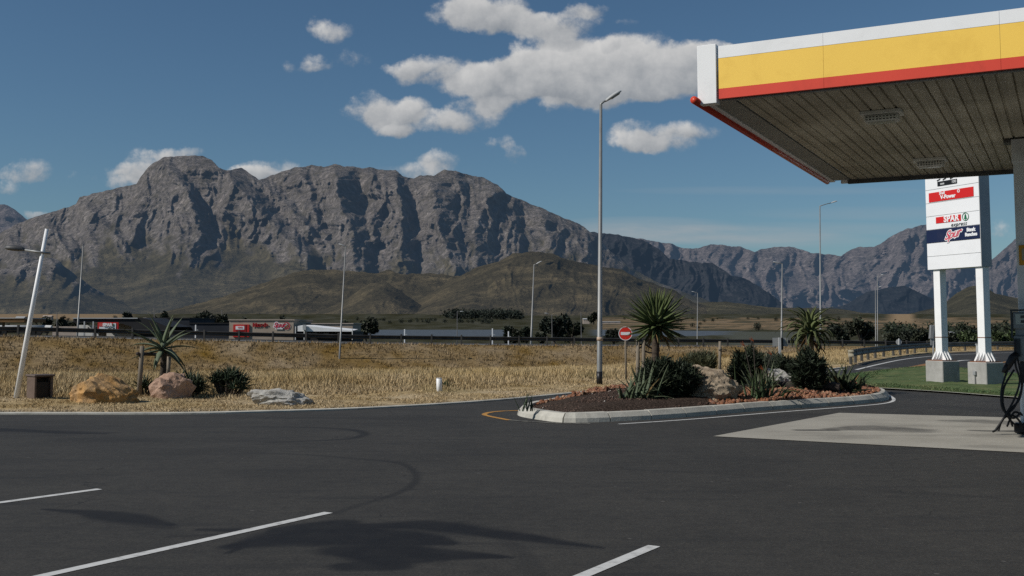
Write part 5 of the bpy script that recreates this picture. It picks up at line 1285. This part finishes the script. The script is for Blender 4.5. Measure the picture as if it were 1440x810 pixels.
rb_ = bld(74, 140, 459, 168, pale_wall, 'long low beige boundary wall left of the red sign', 3, None, 'boundary_wall'); rb_['category'] = 'wall'
face_px('gate_panel', 110, 139, 457, 478, 168, white_wall, rb_, .2, .1); face_px('door', 124.3, 126, 460, 466, 168, near_black, rb_, .3, .05); adopt(rb_)
# long silver vehicle / tank left
D = 150; a_ = P(-40, 462, D); b_ = P(73, 462, D); root = empty('tanker_trailer', ((a_.x + b_.x) / 2, D, .2), 'long silver grey tanker trailer parked beyond the rail at far left', 'trailer')
MB().tube([a_, P(64, 461.6, D)], px2m(4.4, D), 16).build('tank', lamp_grey, root, True); MB().tube([P(64, 461.6, D), P(72.5, 461.9, D)], px2m(4.3, D), 8).build('end_cap', white_wall, root)
face_px('chassis', -40, 64, 465, 468, D, near_black, root, .3, 1.5)
for x_ in (2, 9, 44, 51, 58): MB().tube([P(x_, 467.2, D) - Vector((0, .9, 0)), P(x_, 467.2, D) - Vector((0, .6, 0))], .45, 16).build('wheel', black_rubber, root)
face_px('mudguard', 8, 21, 460.5, 466, D, near_black, root, .7, .3); adopt(root)
D = 130; root = empty('station_canopy', P(-5, 470, D), 'far brown and yellow canopy roof edge at left of the highway', 'canopy')
face_px('fascia', -60, 34, 447.8, 453, D, mottled('fascia_brown', [(.3, (.10, .055, .022)), (.7, (.19, .11, .045))], .5), root, 0, 6); face_px('roof_edge', -60, 34, 446.6, 447.9, D, lamp_grey, root, .1, 6.2)
for x_ in (-30, 3): face_px('column', x_, x_ + 1.5, 453, 480, D + 2, galv_dark, root, 0, .3)
adopt(root)
# farm houses
for i, (x0, x1, yt, yb_, D, lab) in enumerate(((820, 829, 447.5, 450.5, 1300, 'tiny white farmhouse beside the big dark tree'), (841, 872, 452.2, 453.8, 1300, 'long white farm shed right of the tall lamp'), (1006, 1026, 452.8, 453.8, 1500, 'low white sheds far below the tan hills'), (60, 72, 443.5, 447, 1700, 'small pale farm building on the far left fields'), (22, 34, 445, 448.5, 1700, 'pale farmhouse left of the small pale farm building'), (1330, 1344, 466, 471, 420, 'white roofed shed among trees between the sign legs'))):
    a_ = P(x0, yt, D); b_ = P(x1, yb_, D); g = float(terr_z(np.array([a_.x]), np.array([D]))[0]); root = empty('farmhouse', ((a_.x + b_.x) / 2, D, min(g, b_.z)), lab, 'farmhouse')
    z0 = min(g - 1, b_.z); zt = a_.z; ze = zt - (zt - b_.z) * .45; wd = b_.x - a_.x
    MB().box(((a_.x + b_.x) / 2, D + 4, (z0 + ze) / 2), (wd, 8, ze - z0)).build('wall', pale_wall, root)
    mb = MB(); xa, xb = a_.x - .5, b_.x + .5
    mb.poly([(xa, D - .5, ze), (xb, D - .5, ze), (xb, D + 4, zt), (xa, D + 4, zt)]).poly([(xb, D + 8.5, ze), (xa, D + 8.5, ze), (xa, D + 4, zt), (xb, D + 4, zt)]).build('roof', lamp_grey if i != 3 else pale_wall, root)
    mb = MB()
    for k in (.2, .5, .8): mb.box((a_.x + wd * k, D - .02, z0 + (ze - z0) * .7), (wd * .1, .05, (ze - b_.z) * .3 + .2))
    mb.build('window', near_black, root); adopt(root)

# ------------------------------------------------------------------ trees beyond the highway
def tree(x0, x1, yt, yb_, D, label, seed, col=(.024, .030, .018), n=2600, group='dark trees beyond the highway', size=None):
    c_ = P((x0 + x1) / 2, yb_, D); g = float(terr_z(np.array([c_.x]), np.array([D]))[0]); zt = P(0, yt, D).z; gw = px2m((x1 - x0) / 2, D); hgt = zt - g
    root = empty('tree', (c_.x, D, g), label, 'tree', group); r = random.Random(seed)
    mb = MB(); cz = g + hgt * .56
    mb.tube([(c_.x, D, g - .3), (c_.x + .1, D, g + hgt * .3), (c_.x, D, g + hgt * .75)], [hgt * .05, hgt * .035, hgt * .01], 7)
    for i in range(5):
        a_ = r.uniform(0, 6.28); mb.tube([(c_.x, D, g + hgt * r.uniform(.15, .4)), (c_.x + math.cos(a_) * gw * .4, D + math.sin(a_) * gw * .3, g + hgt * .5), (c_.x + math.cos(a_) * gw * .7, D + math.sin(a_) * gw * .6, g + hgt * .7)], [hgt * .025, hgt * .015, hgt * .006], 5)
    mb.build('trunk', bark, root)
    lobes = []
    for i in range(max(6, int(4 + gw / hgt * 5))):
        a_ = r.uniform(-1, 1); lobes.append((a_ * .70, r.uniform(-.5, .5), r.uniform(-.55, .62) * (1 - .55 * abs(a_)) , r.uniform(.28, .46)))
    s_ = size or max(.35, .0022 * D)
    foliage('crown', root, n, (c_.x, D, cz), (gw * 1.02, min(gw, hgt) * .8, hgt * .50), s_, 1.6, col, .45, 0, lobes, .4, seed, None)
    adopt(root); return root
tl = [(275, 330, 434, 470, 260, 'broad dark tree behind the lower navy wing', 5200), (326, 352, 444, 470, 250, 'small tree above the left end of the beige building', 1500), (386, 404, 443, 470, 250, 'small round tree above the logo on the beige building', 1500), (352, 384, 446, 470, 255, 'low tree above the red lettering of the beige building', 1500),
      (478, 505, 449, 474, 240, 'tree just left of the tree behind the awning end', 1800), (498, 530, 444, 474, 230, 'dark tree right of the beige block end', 2800), (704, 732, 454, 478, 200, 'left dark tree of the pair before the big tree', 2800), (730, 750, 458, 478, 210, 'low tree between the pair and the thin lamp', 1500),
      (758, 800, 446, 480, 190, 'big dark tree left half of the tall pair', 4800), (786, 822, 441, 480, 195, 'big dark tree right half of the tall pair', 4800), (754, 768, 464, 480, 185, 'small round shrub tree at the foot of the thin lamp', 900), (850, 876, 462, 480, 200, 'low dark tree behind the no entry sign', 2200),
      (1120, 1140, 466, 482, 190, 'low tree left of the drooping aloe tree', 1200), (1162, 1204, 452, 486, 175, 'dark spreading tree right of the drooping aloe tree', 5200), (1190, 1232, 449, 486, 185, 'tallest dark tree left of the twin lamp poles', 5200), (1236, 1262, 468, 488, 200, 'low tree right of the twin lamp poles', 2000), (1258, 1290, 464, 488, 200, 'rounded tree above the small round sign', 2600), (1284, 1312, 465, 488, 195, 'dark tree behind the tilted sign panel', 2600),
      (1326, 1348, 468, 489, 190, 'dark tree just right of the left sign leg', 2200), (1346, 1384, 466, 489, 230, 'paler green tree between the sign legs', 2600), (1392, 1416, 466, 489, 215, 'green tree right of the right sign leg', 2400), (1410, 1440, 467, 489, 225, 'green tree behind the fuel pump', 2600), (1436, 1475, 464, 489, 225, 'green tree at the far right edge', 2000),
      (170, 190, 438, 452, 600, 'small far tree above the dark canopy roof', 900), (214, 230, 440, 452, 560, 'far tree left of the pole behind the navy block', 900), (226, 240, 439, 452, 560, 'far tree right of the pole behind the navy block', 900), (78, 100, 444, 462, 300, 'dark far tree behind the beige boundary wall', 1400), (96, 122, 448, 462, 280, 'low wide tree behind the left thin lamp pole', 1400), (58, 74, 443, 458, 420, 'far left tree near the farm buildings', 900),
      (828, 842, 440, 452, 1250, 'dark tree beside the tiny white farmhouse', 900)]
for i, (x0, x1, yt, yb_, D, lab, n) in enumerate(tl):
    green = lab.startswith(('paler', 'green'))
    tree(x0, x1, yt, yb_, D, lab, 100 + i, (.050, .068, .028) if green else random.choice([(.028, .034, .021), (.034, .038, .024), (.026, .031, .022)]), int(n * 1.3))
# far-off wood on the hillside and hedge lines
def scatter_wood(name, pts, label, seed, n, h, col):
    r = np.random.default_rng(seed); V = []; Fx = []; Cx = []; off = 0
    for (x0, x1, y0, y1, D0, D1) in pts:
        for i in range(n):
            px = r.uniform(x0, x1); D = r.uniform(D0, D1); c_ = P(px, 450, D); g = float(terr_z(np.array([c_.x]), np.array([D]))[0]); hh = h * r.uniform(.6, 1.3)
            v, f_, c = leafcloud(190, (c_.x, D, g + hh * .45), (hh * .6, hh * .6, hh * .55), hh * .15, 1.5, col, .4, 0, None, .5, int(r.integers(1e6)))
            V.append(v); Fx.append(f_ + off); Cx.append(c); off += len(v)
    o = obj_from(name, np.concatenate(V), np.concatenate(Fx), leaf_mat); cattr(o, 'col', np.clip(np.concatenate(Cx), .004, .9)); o['kind'] = 'stuff'; o['label'] = label
scatter_wood('far_wood', [(628, 735, 0, 0, 1750, 2200)], 'dark wood along the foot of the brown hill', 3, 110, 14, (.020, .026, .018))
scatter_wood('far_wood', [(0, 180, 0, 0, 900, 1900), (840, 1200, 0, 0, 700, 1900), (500, 700, 0, 0, 1300, 1700)], 'scattered far bushes and hedges across the valley floor', 4, 40, 5, (.028, .034, .022))
scatter_wood('far_wood', [(1240, 1450, 0, 0, 330, 520)], 'low dark tree belt behind the highway at right', 6, 60, 4.6, (.030, .038, .022))

# ------------------------------------------------------------------ light and sky
SUN_EL = 40; SUN_AZ = 69
S = Vector((-math.sin(R(SUN_AZ)) * math.cos(R(SUN_EL)), -math.cos(R(SUN_AZ)) * math.cos(R(SUN_EL)), math.sin(R(SUN_EL))))
ld = bpy.data.lights.new('sun', 'SUN'); ld.energy = 3.8; ld.angle = R(.5); ld.color = (1, .95, .88)
lo = bpy.data.objects.new('sun', ld); COL.objects.link(lo); lo.rotation_euler = S.to_track_quat('Z', 'Y').to_euler()
world = bpy.data.worlds.new('World'); scene.world = world; world.use_nodes = True; nt = world.node_tree; nt.nodes.clear()
out = nt.nodes.new('ShaderNodeOutputWorld'); bg = nt.nodes.new('ShaderNodeBackground'); nt.links.new(bg.outputs[0], out.inputs[0])
bg.inputs['Strength'].default_value = .065
sky = nt.nodes.new('ShaderNodeTexSky'); sky.sky_type = 'NISHITA'; sky.sun_disc = False; sky.sun_elevation = R(SUN_EL); sky.sun_rotation = math.atan2(S.x, S.y)
sky.altitude = 300; sky.air_density = 1.0; sky.dust_density = .6; sky.ozone_density = 1.5
SKYMUL = (.61, .81, .92)
skyc = mixc(nt, 1.0, sky.outputs[0], SKYMUL, 'MULTIPLY')
tc = nt.nodes.new('ShaderNodeTexCoord'); D_ = tc.outputs['Generated']
sx = N(nt, 'SeparateXYZ'); nt.links.new(D_, sx.inputs[0])
yy = math_(nt, 'MAXIMUM', sx.outputs[1], .02)
uu = math_(nt, 'DIVIDE', sx.outputs[0], yy); vv = math_(nt, 'DIVIDE', sx.outputs[2], yy)
cx = N(nt, 'CombineXYZ'); nt.links.new(uu, cx.inputs[0]); nt.links.new(vv, cx.inputs[1]); P0 = cx.outputs[0]
nz = N(nt, 'TexNoise'); nz.inputs['Scale'].default_value = 16; nz.inputs['Detail'].default_value = 8; nz.inputs['Roughness'].default_value = .58; nt.links.new(P0, nz.inputs['Vector'])
nf = N(nt, 'TexNoise'); nf.inputs['Scale'].default_value = 34; nf.inputs['Detail'].default_value = 7; nf.inputs['Roughness'].default_value = .62; nt.links.new(P0, nf.inputs['Vector'])
# warp
vm = N(nt, 'VectorMath', operation='MULTIPLY_ADD'); nt.links.new(nz.outputs['Color'], vm.inputs[0]); vm.inputs[1].default_value = (.05, .035, 0); 
sub = N(nt, 'VectorMath', operation='ADD'); nt.links.new(P0, sub.inputs[0]); sub.inputs[1].default_value = (-.025, -.0175, 0); nt.links.new(sub.outputs[0], vm.inputs[2]); W0 = vm.outputs[0]
clouds = [(645, 20, 46, 24, 1), (690, 20, 60, 28, 1.1), (735, 32, 60, 20, .9), (790, 30, 55, 18, .7), (820, 14, 34, 10, .8), (768, 48, 38, 20, .7), (800, 52, 26, 16, .55),
          (735, 108, 50, 34, 1.1), (700, 118, 44, 30, .9), (780, 100, 72, 48, 1.3), (840, 100, 82, 46, 1.35), (905, 92, 76, 42, 1.3), (955, 88, 62, 32, 1.2), (1010, 82, 60, 22, 1), (820, 128, 90, 20, .9), (920, 118, 70, 22, .9),
          (680, 125, 46, 30, .9), (645, 108, 36, 22, .75), (600, 96, 46, 18, .75), (570, 95, 30, 11, .5), (655, 160, 38, 20, .8), (625, 168, 34, 15, .7), (520, 150, 38, 20, .8), (555, 163, 40, 24, .9), (585, 152, 24, 16, .7), (560, 178, 26, 10, .6), (700, 150, 30, 12, .5),
          (463, 42, 30, 15, .85), (392, 90, 17, 18, .5), (470, 83, 48, 15, .55), (430, 92, 34, 9, .38), (783, 151, 28, 11, .6), (700, 195, 20, 15, .62), (718, 215, 21, 19, .62), (622, 223, 28, 12, .6), (598, 240, 56, 13, .5), (420, 160, 1, 1, 0),
          (925, 190, 58, 22, .85), (965, 181, 44, 15, .7), (895, 200, 34, 14, .6), (930, 205, 50, 12, .45), (35, 240, 38, 17, .75), (4, 263, 20, 9, .5), (105, 252, 28, 10, .36), (215, 232, 46, 26, .9), (190, 244, 40, 14, .7), (246, 213, 40, 10, .65), (172, 258, 26, 9, .5), (385, 240, 48, 17, .9), (355, 243, 40, 10, .6), (52, 303, 20, 6, .6), (154, 283, 16, 6, .3),
          (1402, 322, 26, 16, .6), (877, 30, 20, 8, .35), (860, 62, 14, 8, .3), (610, 84, 40, 12, .4), (1080, 205, 90, 30, 0)]
wisps = [(900, 318, 120, 12, .40), (990, 330, 160, 12, .45), (880, 330, 110, 14, .35), (1090, 338, 130, 10, .35), (1150, 322, 180, 9, .22), (1090, 268, 190, 6, .16), (1230, 300, 160, 9, .18), (560, 245, 70, 10, .2)]
dens = None; shd = None; lightsum = None
for (x, y, a_, b_, w_) in clouds:
    if w_ <= 0: continue
    rx, ry, rz = ray(x, y); u0, v0 = rx / ry, rz / ry; ru, rv = a_ * 1.25 / F, b_ * 1.25 / F
    m1 = N(nt, 'VectorMath', operation='MULTIPLY_ADD'); nt.links.new(W0, m1.inputs[0]); m1.inputs[1].default_value = (1 / ru, 1 / rv, 0); m1.inputs[2].default_value = (-u0 / ru, -v0 / rv, 0)
    d1 = N(nt, 'VectorMath', operation='DOT_PRODUCT'); nt.links.new(m1.outputs[0], d1.inputs[0]); nt.links.new(m1.outputs[0], d1.inputs[1])
    c1 = math_(nt, 'SUBTRACT', 1.0, d1.outputs['Value'], clamp=True)
    dens = math_(nt, 'MULTIPLY', c1, w_) if dens is None else math_(nt, 'MULTIPLY_ADD', c1, w_, dens)
    s1 = N(nt, 'VectorMath', operation='DOT_PRODUCT'); nt.links.new(m1.outputs[0], s1.inputs[0]); s1.inputs[1].default_value = (-.35, .9, 0)
    shd = math_(nt, 'MULTIPLY', c1, s1.outputs['Value']) if shd is None else math_(nt, 'MULTIPLY_ADD', c1, s1.outputs['Value'], shd)
    lightsum = c1 if lightsum is None else math_(nt, 'ADD', lightsum, c1)
nsum = math_(nt, 'ADD', math_(nt, 'MULTIPLY', nz.outputs['Fac'], .9), math_(nt, 'MULTIPLY', nf.outputs['Fac'], .75))   # ~.82 mean
dn = math_(nt, 'ADD', math_(nt, 'MULTIPLY', dens, 1.15), math_(nt, 'MULTIPLY', math_(nt, 'SUBTRACT', nsum, .84), 3.3))
gate = math_(nt, 'MULTIPLY', dens, 4.0, clamp=True)
al = N(nt, 'MapRange', interpolation_type='SMOOTHSTEP'); nt.links.new(dn, al.inputs['Value']); al.inputs['From Min'].default_value = .02; al.inputs['From Max'].default_value = 1.25
alpha = math_(nt, 'MULTIPLY', math_(nt, 'MULTIPLY', al.outputs[0], gate), .93)
sh = math_(nt, 'DIVIDE', shd, math_(nt, 'ADD', lightsum, .15))
sh = math_(nt, 'ADD', sh, math_(nt, 'MULTIPLY', math_(nt, 'SUBTRACT', nf.outputs['Fac'], .5), 1.6))
br = N(nt, 'MapRange'); nt.links.new(sh, br.inputs['Value']); br.inputs['From Min'].default_value = -.6; br.inputs['From Max'].default_value = .75; br.inputs['To Min'].default_value = 0; br.inputs['To Max'].default_value = 1
K = 1 / .065
cc = mixc(nt, br.outputs[0], tuple(x * K for x in (.27, .29, .315)), tuple(x * K for x in (.66, .65, .635)))
wd = None
for (x, y, a_, b_, w_) in wisps:
    rx, ry, rz = ray(x, y); u0, v0 = rx / ry, rz / ry; ru, rv = a_ * 1.25 / F, b_ * 1.25 / F
    m1 = N(nt, 'VectorMath', operation='MULTIPLY_ADD'); nt.links.new(P0, m1.inputs[0]); m1.inputs[1].default_value = (1 / ru, 1 / rv, 0); m1.inputs[2].default_value = (-u0 / ru, -v0 / rv, 0)
    d1 = N(nt, 'VectorMath', operation='DOT_PRODUCT'); nt.links.new(m1.outputs[0], d1.inputs[0]); nt.links.new(m1.outputs[0], d1.inputs[1])
    c1 = math_(nt, 'SUBTRACT', 1.0, d1.outputs['Value'], clamp=True)
    wd = math_(nt, 'MULTIPLY', c1, w_) if wd is None else math_(nt, 'MULTIPLY_ADD', c1, w_, wd)
mpw = N(nt, 'Mapping'); mpw.inputs['Scale'].default_value = (5, 40, 1); nt.links.new(P0, mpw.inputs[0])
wn = noise(nt, mpw.outputs[0], 1.3, 6, .6, .3)
walpha = math_(nt, 'MULTIPLY', wd, math_(nt, 'MULTIPLY_ADD', wn, 2.4, -.45), clamp=True)
skyw = mixc(nt, walpha, skyc, tuple(x * K for x in (.36, .38, .40)))
fin = mixc(nt, alpha, skyw, cc)
nt.links.new(fin, bg.inputs[0])
world.cycles.sampling_method = 'MANUAL'; world.cycles.sample_map_resolution = 512
scene.view_settings.view_transform = 'Standard'; scene.view_settings.look = 'None'; scene.view_settings.exposure = 0
scene.cycles.max_bounces = 5; scene.cycles.diffuse_bounces = 3; scene.cycles.use_denoising = False
